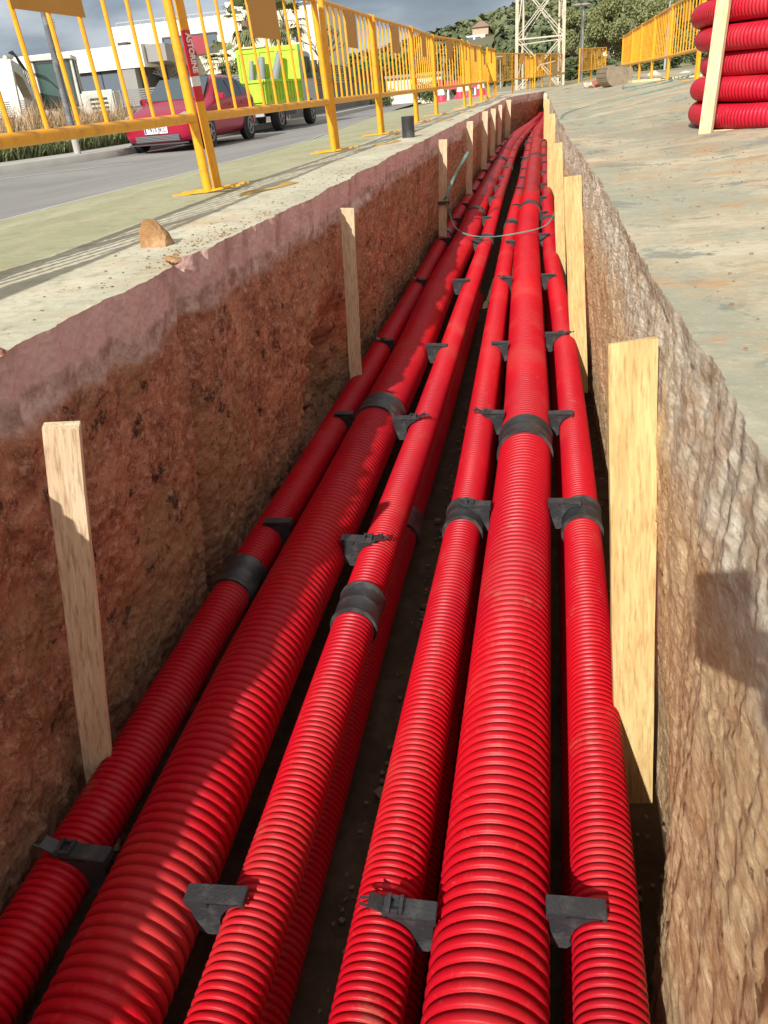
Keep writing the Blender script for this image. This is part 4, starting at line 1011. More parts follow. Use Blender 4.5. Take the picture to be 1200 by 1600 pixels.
def make_excavator():
    r = empty('excavator', (-16.35, 27.0, -.27), .42, 'off-white excavator behind the dry grass, seen through the left fence', 'excavator')
    mb = MB(); mb.bbox((-.62, -.75, .75), (.62, .75, .86)); mb.bbox((-.66, -.8, 2.38), (.66, .8, 2.50))
    for s in (-1, 1):
        for y in (-.72, .05, .72): mb.bar((s*.60, y, .8), (s*.60, y*.93, 2.42), .10)
    mb.bbox((-.62, -.76, .80), (.62, -.70, 1.0)); mb.bbox((.58, -.7, .80), (.64, .7, 1.25)); mb.build('cab_frame', M_offw, r, bevel=.012)
    mb = MB(); mb.bbox((-.56, -.735, 1.0), (.56, -.715, 2.36)); mb.build('front_glass', M_gglass, r)
    for s in (-1, 1):
        mb = MB(); mb.bbox((s*.615, -.66, 1.20), (s*.60, -.02, 2.36)); mb.bbox((s*.615, .12, 1.20), (s*.60, .66, 2.36)); mb.build('side_glass', M_gglass, r)
        mb = MB(); mb.bbox((s*.63, -.02, 1.15), (s*.618, .12, 2.38)); mb.bbox((s*.63, -.70, 2.33), (s*.618, .70, 2.39)); mb.build('window_trim', M_dark, r)
    mb = MB(); mb.bbox((-.50, -.752, 1.0), (-.56, -.74, 2.36)); mb.bbox((.50, -.752, 1.0), (.56, -.74, 2.36)); mb.bbox((-.56, -.752, 2.30), (.56, -.74, 2.36)); mb.bbox((-.56, -.752, 1.0), (.56, -.74, 1.06)); mb.build('window_trim', M_dark, r)
    mb = MB(); mb.bbox((-.15, .1, .86), (.35, .6, 1.35)); mb.bbox((-.15, .5, 1.2), (.35, .66, 1.95)); mb.build('seat', M_dark, r)
    mb = MB(); mb.bbox((.68, -.9, .55), (1.75, 1.7, 1.42)); mb.bbox((-.66, .85, .55), (.68, 1.7, 1.42)); h = mb.build('engine_house', M_offw, r, bevel=.06)
    mb = MB()
    for k in range(4): mb.bbox((.95+k*.0, -.915, .75+k*.13), (1.5, -.9, .81+k*.13))
    mb.build('vent_slats', M_dark, h)
    mb = MB(); mb.prism([(-.3, .9), (-1.0, 1.7), (-1.9, 2.25), (-3.2, 2.35), (-3.25, 2.05), (-2.0, 1.9), (-1.25, 1.4), (-.6, .75)], -1.05, -.78, 'x')
    for k in range(1): pass
    mb.build('boom', M_offw, r)
    mb = MB(); mb.bar((-.92, -3.2, 2.3), (-.92, -3.9, .5), .26); mb.bar((-.92, -3.3, 2.4), (-.92, -2.2, 2.45), .12, seg=8); mb.build('arm', M_offw, r)
    mb = MB()
    for k in range(4): mb.tube([(-.80-.04*k, -.35, 1.2), (-.78-.05*k, -.8, 2.1+.03*k), (-.85-.03*k, -1.6, 2.5+.05*k), (-.9, -2.6, 2.55)], .018, 6)
    mb.build('hose', M_dark, r, smooth=True)
    for s in (-.75, 1.15):
        mb = MB(); mb.prism([(-1.5, .25), (-1.35, .05), (1.5, .05), (1.65, .25), (1.5, .48), (-1.35, .48)], s-.2, s+.2, 'x'); mb.build('track', M_dark, r)
    mb = MB(); mb.bbox((-.5, -.8, .3), (1.0, 1.0, .56)); mb.build('undercarriage', M_dgreyp, r)
make_excavator()

# ------------------------------------------------------------------ street wall with slatted fence
def slat_wall(p0, p1, z0, zw, zt, nslat, label, th=.2):
    r = empty('boundary_wall', (0, 0, 0), 0, label, 'wall', 'slatted boundary walls along the street')
    a, b = Vector((p0[0], p0[1], 0)), Vector((p1[0], p1[1], 0)); d = (b-a); L = d.length; q = d.to_track_quat('X', 'Z').to_matrix()
    d.normalize(); n = Vector((-d.y, d.x, 0)); rot = Matrix(((d.x, n.x, 0), (d.y, n.y, 0), (0, 0, 1)))
    mid = (a+b)/2
    mb = MB(); mb.box(mid+Vector((0, 0, (z0+zw)/2)), (L, th, zw-z0), rot); mb.box(mid+Vector((0, 0, zw+.02)), (L+.02, th+.06, .04), rot); mb.build('wall', M_gwall, r)
    mb = MB()
    for k in range(nslat):
        z = zw+.07+(zt-zw-.07)*(k+.5)/nslat; mb.box(mid+Vector((0, 0, z)), (L, .05, (zt-zw)/nslat*.58), rot)
    mb.build('slats', M_slat, r)
    for k in range(int(L/2.2)+1):
        p = a+d*min(L-.04, k*2.2+.04); mb = MB(); mb.box(p+Vector((0, 0, (zw+zt)/2))-n*.05, (.06, .05, zt-zw), rot); mb.build('fence_post', M_slat, r)
M_gwall = mat_plain('grey_brown_block_wall', (.21, .19, .175), .9, 0, .2, .15, 1.2, .3, 30)
M_slat = mat_plain('grey_slat_metal', (.24, .235, .225), .6, 0, .4, .1, 3)
M_slatd = mat_plain('dark_slat_metal', (.10, .095, .10), .6)
slat_wall((-30, 32.5), (-13.6, 31.8), -.5, .60, 1.22, 7, 'grey wall with light slats behind the excavator and the red car')
slat_wall((-13.4, 31.8), (-9.85, 30.6), -.5, .75, 1.35, 7, 'short grey wall behind the cab of the green truck')
M_slat = M_slatd
slat_wall((-9.75, 30.9), (-11.2, 58), -.5, .85, 1.62, 8, 'long grey wall with dark slats running along the sidewalk behind the fences')
# hedge tops and pale things behind that wall are separate plants
# ------------------------------------------------------------------ white building
def make_building():
    r = empty('white_house', (0, 0, 0), 0, 'white flat-roofed modern house behind the excavator and the palms', 'house')
    mb = MB(); mb.bbox((-52, 60, 3.23), (-29.2, 66, 4.67)); mb.bbox((-52, 60.02, -.5), (-35.3, 66, 3.225)); mb.build('ground_floor', M_white, r)
    mb = MB(); mb.bbox((-35.2, 60.9, -.5), (-29.6, 66, 3.22)); mb.build('recess_shade', M_dark, r)  # dark box: the shade under the fascia put in as colour
    mb = MB(); mb.bbox((-35.25, 60.35, 1.75), (-31.5, 60.42, 3.2)); w = mb.build('window', M_glass, r)
    mb = MB(); mb.bbox((-33.0, 60.30, 1.75), (-32.92, 60.36, 3.2)); mb.bbox((-35.25, 60.3, 3.05), (-31.5, 60.36, 3.2)); mb.build('frame', M_dark, w)
    mb = MB(); mb.bbox((-31.5, 60.1, -.5), (-30.1, 61, 3.22)); mb.build('pillar', M_grey, r)
    mb = MB(); mb.bbox((-28.9, 63, -.5), (-28.0, 64, 3.6)); mb.build('pillar', M_grey, r)
    mb = MB(); mb.bbox((-35.3, 60.5, -.5), (-31.5, 60.9, 1.74)); mb.build('low_wall', M_grey, r)
    mb = MB(); mb.prism([(60.5, 3.5), (66, 3.1), (66, 4.3), (60.5, 4.6)], -29.19, -27.6, 'x'); mb.build('shaded_fascia_side', M_grey, r)  # side return of the white fascia, its shade put in as grey
    mb = MB(); mb.bbox((-34.3, 66.02, -.5), (-17.2, 74, 6.35)); mb.build('upper_floor', M_cream, r)
    mb = MB(); mb.bbox((-30.1, 65.9, 4.0), (-25.7, 66.0, 5.2)); ww = mb.build('window', M_glass, r)
    mb = MB(); mb.bbox((-30.2, 65.86, 5.2), (-25.6, 65.95, 5.32)); mb.bbox((-30.2, 65.86, 3.9), (-30.06, 65.95, 5.2)); mb.build('frame', M_dark, ww)
    mb = MB(); mb.bbox((-28.0, 65.82, 3.95), (-26.5, 65.89, 5.2)); mb.build('red_panel', mat_plain('wine_red_panel', (.32, .04, .06), .7), r)
    mb = MB(); mb.bar((-34, 66.3, 6.62), (-17.3, 66.3, 6.62), .05)
    for k in range(9): mb.bar((-34+k*2.08, 66.3, 6.35), (-34+k*2.08, 66.3, 6.62), .05)
    mb.build('railing', M_steel, r)
    mb = MB(); mb.bbox((-25.0, 67, 6.35), (-24.2, 67.6, 7.2)); mb.bbox((-24.1, 67, 6.35), (-22.9, 67.8, 7.5)); mb.build('air_unit', M_white, r)
    mb = MB(); mb.bbox((-23.4, 66.95, 6.6), (-22.92, 66.99, 7.4)); mb.bbox((-24.8, 66.95, 6.5), (-24.4, 66.99, 6.9)); mb.build('air_grille', M_dgreyp, r)
    mb = MB(); mb.lathe([(.25, 4.67), (.25, 5.2), (.42, 5.25), (.42, 5.7), (.2, 5.75), (.2, 6.2)], (-37.2, 62, 0), 'z', 16)
    for k in range(5): mb.lathe([(.1, 6.2+k*.16), (.34, 6.24+k*.16), (.1, 6.3+k*.16)], (-37.0, 62, 0), 'z', 12)
    mb.build('flue', M_steel, r, smooth=True)
    mb = MB(); mb.bbox((-31.6, 61.2, 4.67), (-30.9, 62, 4.95)); mb.build('skylight', M_dgreyp, r)
make_building()
# pale house with a small window and hedges farther down the street
hs = empty('cream_house', (0, 0, 0), 0, 'low cream house with a small window, beyond the hedges down the street', 'house')
mb = MB(); mb.bbox((-9.9, 52, -.5), (-6.6, 58, .95)); mb.build('wall', M_cream, hs)
mb = MB(); mb.bbox((-8.25, 51.95, -.1), (-7.75, 51.99, .35)); w_ = mb.build('window', M_glass, hs); mb = MB(); mb.bbox((-8.02, 51.9, -.1), (-7.98, 51.95, .35)); mb.build('frame', M_white, w_)
mb = MB(); mb.bbox((-10.0, 51.8, .95), (-6.5, 58.2, 1.1)); mb.build('roof', M_grey, hs)

# ------------------------------------------------------------------ foliage tools
def mat_leaf(name, a, b, sc=1.5):
    k = NB(name); n = k.noise(sc, 5, .6); c = k.mix(k.rng(n, .35, .65), a, b)
    n2 = k.noise(sc*9, 3, .5); c = k.mix(k.rng(n2, .4, .7, 0, .5), c, tuple(min(1, x*1.6) for x in b))
    return k.out(c, .6, None, .25)
M_olive = mat_leaf('olive_gum_leaves', (.13, .145, .055), (.24, .25, .11)); M_pine = mat_leaf('dark_pine_foliage', (.055, .078, .038), (.15, .165, .08), .03)
M_hedge = mat_leaf('dark_hedge_leaves', (.045, .075, .03), (.12, .15, .06)); M_palm = mat_leaf('palm_fronds', (.06, .085, .03), (.20, .21, .10)); M_trunk = mat_plain('grey_brown_bark', (.20, .15, .11), .9, 0, .2, .3, 4, .5, 30)
M_dry = mat_leaf('dry_orange_grass', (.24, .14, .07), (.42, .29, .16), .8); M_weed = mat_leaf('green_roadside_weeds', (.07, .11, .035), (.20, .22, .10), .9)
def leaf_cloud(clumps, n, size, rng, droop=0.3, shape=1.0):
    """many small leaf faces spread through ellipsoid clumps; returns mesh arrays"""
    V = []; F = []
    wts = [c[3]*c[4]*c[5] for c in clumps]; tot = sum(wts)
    for c, w in zip(clumps, wts):
        m = int(n*w/tot)+1
        for _ in range(m):
            d = Vector((rng.gauss(0, 1), rng.gauss(0, 1), rng.gauss(0, 1))).normalized()*(rng.random()**.45)
            p = Vector((c[0]+d.x*c[3], c[1]+d.y*c[4], c[2]+d.z*c[5]))
            a = Vector((rng.gauss(0, 1), rng.gauss(0, 1), rng.gauss(0, .6)-droop)).normalized(); b = a.cross(Vector((rng.gauss(0, 1), rng.gauss(0, 1), rng.gauss(0, 1)))).normalized()
            s = size*rng.uniform(.6, 1.4); i = len(V)
            V += [tuple(p-b*s*.28*shape), tuple(p+a*s*.6), tuple(p+b*s*.28*shape), tuple(p-a*s*.6)]; F.append((i, i+1, i+2, i+3))
    return V, F
def crown(name, clumps, n, size, mat, parent, seed, droop=.3, shape=1.0):
    V, F = leaf_cloud(clumps, n, size, random.Random(seed), droop, shape)
    me = bpy.data.meshes.new(name); me.from_pydata(V, [], F); return link_mesh(name, me, mat, parent)
def tree(x, y, z, h, rad, label, seed, mat, n=5200, size=.26, group=None, cat='tree', name='gum_tree', trunk_r=.16, droop=.5, base_frac=.35):
    rng = random.Random(seed); r = empty(name, (x, y, z), 0, label, cat, group)
    mb = MB(); cl = []
    top = Vector((rng.uniform(-.2, .2)*rad, rng.uniform(-.2, .2)*rad, h*.7)); mb.tube([(0, 0, 0), tuple(top*.4+Vector((.1, 0, 0))), tuple(top)], [trunk_r, trunk_r*.7, trunk_r*.3], 8)
    for k in range(11):
        a = rng.uniform(0, 2*PI); f = rng.uniform(.3, 1.0); zz = h*(base_frac+(1-base_frac)*rng.random()); rr = rad*f*(1.05-.45*max(0, (zz/h-.6)/.4))
        p = Vector((rr*math.cos(a)*.85, rr*math.sin(a)*.85, zz*.93)); s0 = top*rng.uniform(.35, .8)
        mb.tube([tuple(s0), tuple((s0+p)/2+Vector((0, 0, .1*h*.2))), tuple(p)], [trunk_r*.4, trunk_r*.25, trunk_r*.08], 5)
        q = rng.uniform(.26, .46)*rad; cl.append((p.x, p.y, p.z, q, q, q*rng.uniform(.6, .95)))
    mb.build('trunk', M_trunk, r, smooth=True)
    crown('crown', cl, n, size, mat, r, seed+1, droop)
    return r
GT = 'tall olive-green gum trees behind the right fence'
for i, (x, y, h, rad, lb) in enumerate([(1.6, 92, 5.6, 2.6, 'gum tree behind the right leg of the lattice tower'), (4.6, 84, 6.4, 3.0, 'large gum tree right of the grey lamp post'), (7.6, 80, 6.9, 3.1, 'tallest gum tree, above the middle of the right fence'),
                                       (10.6, 84, 6.8, 3.0, 'gum tree behind the second lamp head at the right'), (13.8, 80, 6.6, 3.0, 'gum tree partly behind the conduit coil'), (17.5, 84, 7.2, 3.2, 'rightmost gum tree hidden behind the coil')]):
    tree(x, y, -.1, h, rad, lb, 60+i, M_olive, 13000, .22, GT, droop=.9)
for i, (x, y, h, rad, lb) in enumerate([(1.0, 55, 1.2, 1.2, 'dark low tree behind the tower foot'), (2.6, 60, 1.6, 1.4, 'dark low tree beside the small white house'), (6.6, 62, 1.7, 2.0, 'low dark tree behind the farthest right fence panel'), (-2.4, 70, 3.0, 1.8, 'dark tree left of the lattice tower'),
                                       (9.8, 60, 1.6, 2.0, 'low tree behind the right fence near the coil')]):
    tree(x, y, -.1, h, rad, lb, 80+i, M_hedge, 3200, .2, 'low dark trees beyond the far fences', droop=.2, base_frac=.1)
for i, (x, y, h, rad, lb) in enumerate([(-13.5, 72, 3.0, 2.4, 'dark tree behind the wall right of the green truck'), (-10.8, 74, 3.2, 2.2, 'dark tree above the long slatted wall'), (-7.4, 80, 3.6, 2.6, 'dark tree behind the cream house'), (-4.8, 84, 3.0, 2.4, 'dark tree where the fence row bends')]):
    tree(x, y, -.4, h, rad, lb, 90+i, M_hedge, 3000, .24, 'dark trees beyond the street', droop=.2, base_frac=.1)
def hedge(x, y, z, w, d, h, label, seed, mat=None, n=2500, size=.1, group='clipped hedges beside the cream house'):
    r = empty('hedge', (x, y, z), 0, label, 'hedge', group)
    rng = random.Random(seed); cl = [(rng.uniform(-w, w)*.45, rng.uniform(-d, d)*.45, h*rng.uniform(.25, .75), w*.32, d*.32, h*.28) for _ in range(9)]
    crown('foliage', cl, n, size, mat or M_hedge, r, seed, .1)
    mb = MB()
    for k in range(4): mb.bar((rng.uniform(-w, w)*.3, 0, 0), (rng.uniform(-w, w)*.4, 0, h*.6), .03, seg=5)
    mb.build('stem', M_trunk, r)
hedge(-6.9, 48, -.42, 1.3, 1.0, 1.15, 'clipped hedge right of the small window of the cream house', 5)
hedge(-5.3, 47, -.35, 1.5, 1.0, 1.2, 'clipped hedge nearest the pink barriers', 6)
hedge(-9.0, 47, -.42, 1.4, 1.0, .9, 'clipped hedge left of the cream house window', 7)
for i, (y, x) in enumerate([(33.0, -11.2), (36.5, -11.4), (41, -11.8), (46, -12.0)]):
    hedge(x, y, .2, 1.8, 3.2, 1.85, f'pale flowering hedge showing over the long dark slatted wall, {ORD[i]} from the truck', 20+i, M_olive, 2200, .10, 'hedges behind the long slatted wall')
# palms
def palm(x, y, z, h, R, label, seed, nf=30):
    rng = random.Random(seed); r = empty('fan_palm', (x, y, z), 0, label, 'palm', 'fan palms in front of the white house')
    mb = MB(); mb.tube([(0, 0, 0), (.05, 0, h*.5), (0, .05, h)], [.30, .24, .26], 10); mb.build('trunk', M_trunk, r, smooth=True)
    V = []; F = []
    for k in range(nf):
        az = rng.uniform(0, 2*PI); el = rng.uniform(-.9, 1.25); d = Vector((math.cos(az)*math.cos(el), math.sin(az)*math.cos(el), math.sin(el)))
        c = Vector((0, 0, h))+d*R*rng.uniform(.40, .6); s = d.cross(Vector((0, 0, 1))).normalized(); u = s.cross(d)
        i = len(V); V += [tuple(Vector((0, 0, h))+s*.02), tuple(c+s*.02), tuple(c-s*.02), tuple(Vector((0, 0, h))-s*.02)]; F.append((i, i+1, i+2, i+3))
        for j in range(13):
            a = (j-6)/6*1.35; v = d*math.cos(a)+s*math.sin(a); L = R*.55*rng.uniform(.8, 1.1)*(1-.25*abs(a)/1.35)
            m = c+v*L*.6; t = c+v*L-Vector((0, 0, L*rng.uniform(.15, .45))); w = v.cross(u).normalized()*L*.07
            i = len(V); V += [tuple(c), tuple(m+w), tuple(t), tuple(m-w)]; F.append((i, i+1, i+2, i+3))
    me = bpy.data.meshes.new('fronds'); me.from_pydata(V, [], F); link_mesh('fronds', me, M_palm, r)
palm(-17.6, 50, -.4, 4.9, 1.7, 'tall fan palm above the lime truck, left of the fence plate', 3)
palm(-18.9, 49, -.4, 2.9, 1.6, 'lower fan palm between the red car and the truck', 4)
palm(-15.6, 51, -.4, 4.7, 1.7, 'fan palm with its trunk behind the fence plate', 5)
palm(-17.2, 48, -.4, 2.2, 1.4, 'short fan palm right behind the truck bed', 6)
# bare tree
def bare_tree(x, y, z, h, label, seed):
    rng = random.Random(seed); mb = MB()
    def br(p, d, L, r, k):
        q = p+d*L; mb.tube([tuple(p), tuple((p+q)/2+Vector((rng.gauss(0, .04), 0, rng.gauss(0, .04)))*L), tuple(q)], [r, r*.85, r*.65], 5)
        if k:
            for _ in range(3): br(q, (d+Vector((rng.gauss(0, .5), rng.gauss(0, .5), rng.gauss(.15, .3)))).normalized(), L*.68, r*.6, k-1)
    r0 = empty('bare_tree', (x, y, z), 0, label, 'tree', 'bare trees by the street'); br(Vector((0, 0, 0)), Vector((0, 0, 1)), h*.33, .10, 4); mb.build('trunk', mat_plain('dark_bare_bark', (.10, .08, .07), .9), r0, smooth=True)
bare_tree(-10.9, 40, -.4, 4.4, 'bare tree behind the wall right of the truck cab', 11)
bare_tree(-16.2, 36, -.3, 2.9, 'bare twiggy tree between the white house and the red car roof', 12)
# roadside grass
def grass(name, n, area, hr, mat, label, seed, lean=.35, w=.014):
    rng = random.Random(seed); V = []; F = []
    for _ in range(n):
        x, y = area(rng); h = rng.uniform(*hr)*(1 if rng.random() < .8 else 1.4); a = rng.uniform(0, PI); dx, dy = math.cos(a)*w*rng.uniform(.6, 1.5), math.sin(a)*w
        lx, ly = rng.gauss(0, lean)*h, rng.gauss(0, lean)*h; i = len(V)
        V += [(x-dx, y-dy, -.29), (x+dx, y+dy, -.29), (x+lx*.5+dx*.7, y+ly*.5+dy*.7, -.29+h*.6), (x+lx*.5-dx*.7, y+ly*.5-dy*.7, -.29+h*.6), (x+lx*1.2, y+ly*1.2, -.29+h)]
        F += [(i, i+1, i+2, i+3), (i+3, i+2, i+4)]
    me = bpy.data.meshes.new(name); me.from_pydata(V, [], F); return tag(link_mesh(name, me, mat), label, 'grass', kind='stuff')
def area_near(r):
    y = r.uniform(10.5, 29); x0 = kerb_x(y)-1.25; return x0-abs(r.gauss(0, .8)), y
def area_far(r):
    while True:
        y = r.uniform(17, 30); x = r.uniform(-19, kerb_x(y)-2.0)
        if vn(x*.6, y*.6, 3) > -.25: return x, y
grass('roadside_weeds', 15000, area_near, (.18, .50), M_weed, 'green weeds growing behind the far sidewalk', 31, w=.02)
grass('dry_grass', 16000, area_far, (.45, .95), M_dry, 'tall dry orange grass in front of the excavator', 32, .25, w=.012)
mb = MB(); mb.add([(-30, 8, -.30), (-10.5, 8, -.30), (-10.62, 31, -.30), (-30, 31, -.30)], [(0, 1, 2, 3)])
mb.build('planting_strip', mat_plain('dry_planting_soil', (.17, .14, .09), .95, 0, .1, .3, 2, .5, 20))['kind'] = 'structure'

# ------------------------------------------------------------------ poles, signs, tower
M_grp = mat_plain('dark_grey_lamp_pole', (.13, .13, .14), .7, 0, .4, .35, 4, 0, 0, (.42, .41, .38), .8, 5)
lp = empty('street_lamp', (-10.02, 16.6, -.26), 0, 'dark grey lamp post in the weeds left of the red car', 'lamp post', 'lamp posts')
mb = MB(); mb.bar((0, 0, .50), (0, 0, 5.2), .135, seg=14, r1=.6); mb.build('pole', M_grp, lp, smooth=True)
mb = MB(); mb.bar((0, 0, 0), (0, 0, .50), .145, seg=14, r1=.96); mb.build('base', M_curb, lp, smooth=True)
mb = MB(); mb.box((0, .35, 5.25), (.25, .7, .12)); mb.build('lamp_head', M_steel, lp, bevel=.03)
def street_lamp(x, y, z, h, label, w=.20, hw=1.0):
    r = empty('street_lamp', (x, y, z), 0, label, 'lamp post', 'lamp posts')
    mb = MB(); mb.bar((0, 0, 0), (0, 0, h), w, seg=10, r1=.5); mb.build('pole', M_steel, r, smooth=True)
    mb = MB(); mb.lathe([(.001, -.06), (.30, -.04), (.36, 0), (.25, .07), (.001, .10)], (0, 0, 0), 'z', 18); o = mb.build('lamp_head', M_curb, r, smooth=True); o.location = (-.08, 0, h+.02); o.scale = (hw*1.4, hw, hw)
street_lamp(1.22, 45, -.10, 3.28, 'grey lamp post with a flat pale head right of the lattice tower', .24, 1.0)
street_lamp(-3.62, 60, -.4, 2.08, 'distant lamp with its head just above the bend of the left fence', .12, .8)
street_lamp(6.0, 52, -.1, 3.65, 'distant lamp with its pale head in front of the gum trees', .16, .8)
sg = empty('street_sign', (-9.15, 31.2, -.26), 0, 'green square street sign on a white pole beyond the truck', 'sign')
mb = MB(); mb.bar((.12, 0, 0), (.12, 0, 1.55), .07, seg=10); mb.build('pole', M_white, sg, smooth=True)
mb = MB(); mb.bar((-.12, .3, 0), (-.12, .3, 2.6), .06, seg=10); mb.build('pole', M_steel, sg, smooth=True)
mb = MB(); mb.bbox((-.38, .25, 1.95), (.14, .27, 2.42)); b_ = mb.build('sign_plate', M_white, sg)
mb = MB(); mb.bbox((-.34, .235, 1.99), (.10, .248, 2.38)); mb.build('green_field', mat_plain('green_sign_paint', (.02, .22, .13), .5), b_)
M_rust = mat_plain('cream_rusty_steel', (.56, .49, .37), .7, 0, .3, .12, 3, 0, 0, (.36, .20, .12), .6, 2.5)
tw = empty('lattice_tower', (-.66, 38, -.1), 0, 'pale lattice tower with crossed braces behind the end of the trench', 'tower')
for sx in (-.97, .97):
    for sy in (0, 2.0):
        k = 1 if sy == 0 else .8
        mb = MB(); mb.bar((sx*k, sy, 0), (sx*k*.93, sy, 9), .13 if sy == 0 else .08); mb.build('leg', M_rust, tw)
for z0, z1 in ((-.0, 1.90), (1.90, 3.95), (3.95, 6.0), (6.0, 8.0)):
    for (ax, az, bx, bz) in ((-.97, z0, .97, z1), (.97, z0, -.97, z1)):
        mb = MB()
        for o in (-.045, .075): mb.bar((ax, -.04, az+o), (bx, -.04, bz+o), .030)
        mb.build('brace', M_polecream, tw)
        mb = MB(); mb.bar((ax*.8, 2.0, az), (bx*.8, 2.0, bz), .035); mb.build('brace', M_polecream, tw)
    mb = MB(); mb.bar((-.97, -.04, z1), (.97, -.04, z1), .055); mb.bar((-.97, -.04, z1-.2), (.97, -.04, z1-.12), .035); mb.build('cross_rail', M_polecream, tw)
    for s in (-1, 1):
        mb = MB(); mb.bar((s*.95, 0, z1), (s*.77, 2, z1), .05); mb.bar((s*.95, 0, z0), (s*.77, 2, z1), .035); mb.build('side_brace', M_polecream, tw)
mb = MB(); mb.bar((0, 0, .9), (.9, 0, 1.03), .05); mb.bar((.9, 0, 1.03), (.9, 0, -.0), .05); tag(mb.build('pipe_bracket', M_steel, None, (-.66, 37.2, -.1)), 'bent grey pipe frame in front of the tower base', 'pipe frame')
# barriers and cones beyond the left fence
M_pink = mat_plain('red_pink_barrier_plastic', (.72, .05, .10), .5, 0, .4, .1, 5)
def cone(x, y, z, h, label, first=[None]):
    if first[0] is None:
        r = empty('traffic_cone'); mb = MB(); mb.lathe([(.20, .03), (.16, .05), (.035, .70), (.001, .70)], seg=18); c = mb.build('cone', M_pink, r, smooth=True)
        mb = MB(); mb.bbox((-.22, -.22, 0), (.22, .22, .04)); mb.build('base', M_pink, r); mb = MB(); mb.lathe([(.128, .22), (.086, .44), (.08, .44), (.12, .22)], seg=18); mb.build('white_band', M_white, c, smooth=True); first[0] = r
    else: r = copy_tree(first[0])
    r.location = (x, y, z); r.scale = (1, 1, h/.7); tag(r, label, 'cone', 'red and white cones down the street')
for i, (x, y) in enumerate([(-3.9, 30.5), (-3.35, 31.5), (-2.95, 30.0), (-2.42, 29.3), (-3.55, 34)]):
    cone(x, y, float(zl(x)), .72, ['leftmost red and white cone seen under the left fences', 'second red and white cone from the left under the fences', 'third red and white cone from the left under the fences', 'rightmost red and white cone, nearest the trench', 'farthest red and white cone, behind the others'][i])
bl = empty('barrier', (-3.4, 32.5, -.12), .0, 'red plastic barrier standing among the cones down the street', 'barrier')
mb = MB(); mb.bbox((-.6, -.03, .35), (.6, .03, .62)); mb.build('panel', M_pink, bl)
for s in (-.5, .5): mb = MB(); mb.bbox((s-.04, -.15, 0), (s+.04, .15, .06)); mb.bbox((s-.03, -.02, .06), (s+.03, .02, .5)); mb.build('leg', M_white, bl)
# pale rubble sacks / blocks
for i, (x, y) in enumerate([(2.55, 24.2), (3.35, 24.4)]):
    rock('rubble_sack', (x, y, .02), (.20, .16, .15), 70+i, mat_plain('pale_sack_fabric', (.48, .47, .43), .9, 0, .2, .2, 6), ['left pale sack of rubble seen under the right fence', 'right pale sack of rubble seen under the right fence'][i], 'sack', sharp=.6, group='pale sacks behind the right fence')

# ------------------------------------------------------------------ hill, forest and houses
RXs = [-400, -160, -110, -80, -62, -45, -30, -10, 25, 90, 200, 420]; RZs = [0, 1, 5, 14, 19, 23, 26, 31, 36, 46, 52, 40]
def hill_z(x, y):
    t = np.clip((np.asarray(y, float)-150)/350, 0, 1); return np.interp(x, RXs, RZs)*(t*t*(3-2*t))-1.0
hx = np.linspace(-420, 420, 120); hy = np.linspace(140, 700, 60); HX, HY = np.meshgrid(hx, hy); HZ = hill_z(HX, np.where(HY > 500, 500, HY))*np.where(HY > 500, np.clip(1-(HY-500)/260, 0, 1), 1)+1.2*fbm(HX*.03, HY*.03, 1, 4)
link_mesh('hill', grid_mesh('hill', np.stack([HX, HY, HZ], -1)), mat_plain('scrubby_hill_ground', (.16, .15, .09), .95, 0, .1, .3, .03))['kind'] = 'structure'
ico = [(0, 0, 1)]
def forest():
    rng = np.random.RandomState(3); T = []
    while len(T) < 3000:
        y = rng.uniform(230, 515); x = rng.uniform(-.34*y, .42*y)
        if -50 < x*450/y < -27 and 180 < y < 345: continue
        T.append((x, y, float(hill_z(x, min(y, 500))), rng.uniform(1.6, 4.0)))
    T = np.array(T); m = 60; n = len(T)*m
    d = rng.normal(size=(n, 3)); d /= np.linalg.norm(d, axis=1)[:, None]; d[:, 2] = np.abs(d[:, 2])*1.2-.2
    c = np.repeat(T, m, 0); r = c[:, 3:4]; p = c[:, :3]+np.stack([0*c[:, 0], 0*c[:, 0], c[:, 3]*.5], 1)+d*r*rng.uniform(.75, 1.05, (n, 1))
    t1 = np.cross(d, rng.normal(size=(n, 3))); t1 /= np.linalg.norm(t1, axis=1)[:, None]; t2 = np.cross(d, t1)
    sz = r*rng.uniform(.22, .42, (n, 1)); t1 = t1+d*rng.normal(0, .45, (n, 1)); t2 = t2+d*rng.normal(0, .45, (n, 1))
    V = np.stack([p-t1*sz, p+t2*sz*.8, p+t1*sz, p-t2*sz*.8], 1).reshape(-1, 3)
    me = bpy.data.meshes.new('forest'); me.vertices.add(n*4); me.vertices.foreach_set('co', V.reshape(-1).astype(np.float32))
    me.loops.add(n*4); me.loops.foreach_set('vertex_index', np.arange(n*4, dtype=np.int32)); me.polygons.add(n)
    me.polygons.foreach_set('loop_start', np.arange(0, n*4, 4, dtype=np.int32)); me.polygons.foreach_set('loop_total', np.full(n, 4, dtype=np.int32)); me.update(calc_edges=True)
    return tag(link_mesh('forest', me, M_pine), 'dark green pine forest covering the hillside', 'forest', kind='stuff')
forest()
M_tan = mat_plain('tan_stone_house_wall', (.50, .36, .26), .9, 0, .2, .1, .2)
vh = empty('hillside_villa', (-29.0, 340, 13.4), 0, 'tan and white villa on the hillside above the left fence', 'house')
mb = MB(); mb.bbox((-6.5, -3, -3), (4, 5, 2.6)); mb.build('lower_floor', M_white, vh); mb = MB(); mb.bbox((-2.5, -1, 2.6), (5.5, 6, 6.0)); mb.build('upper_floor', M_tan, vh)
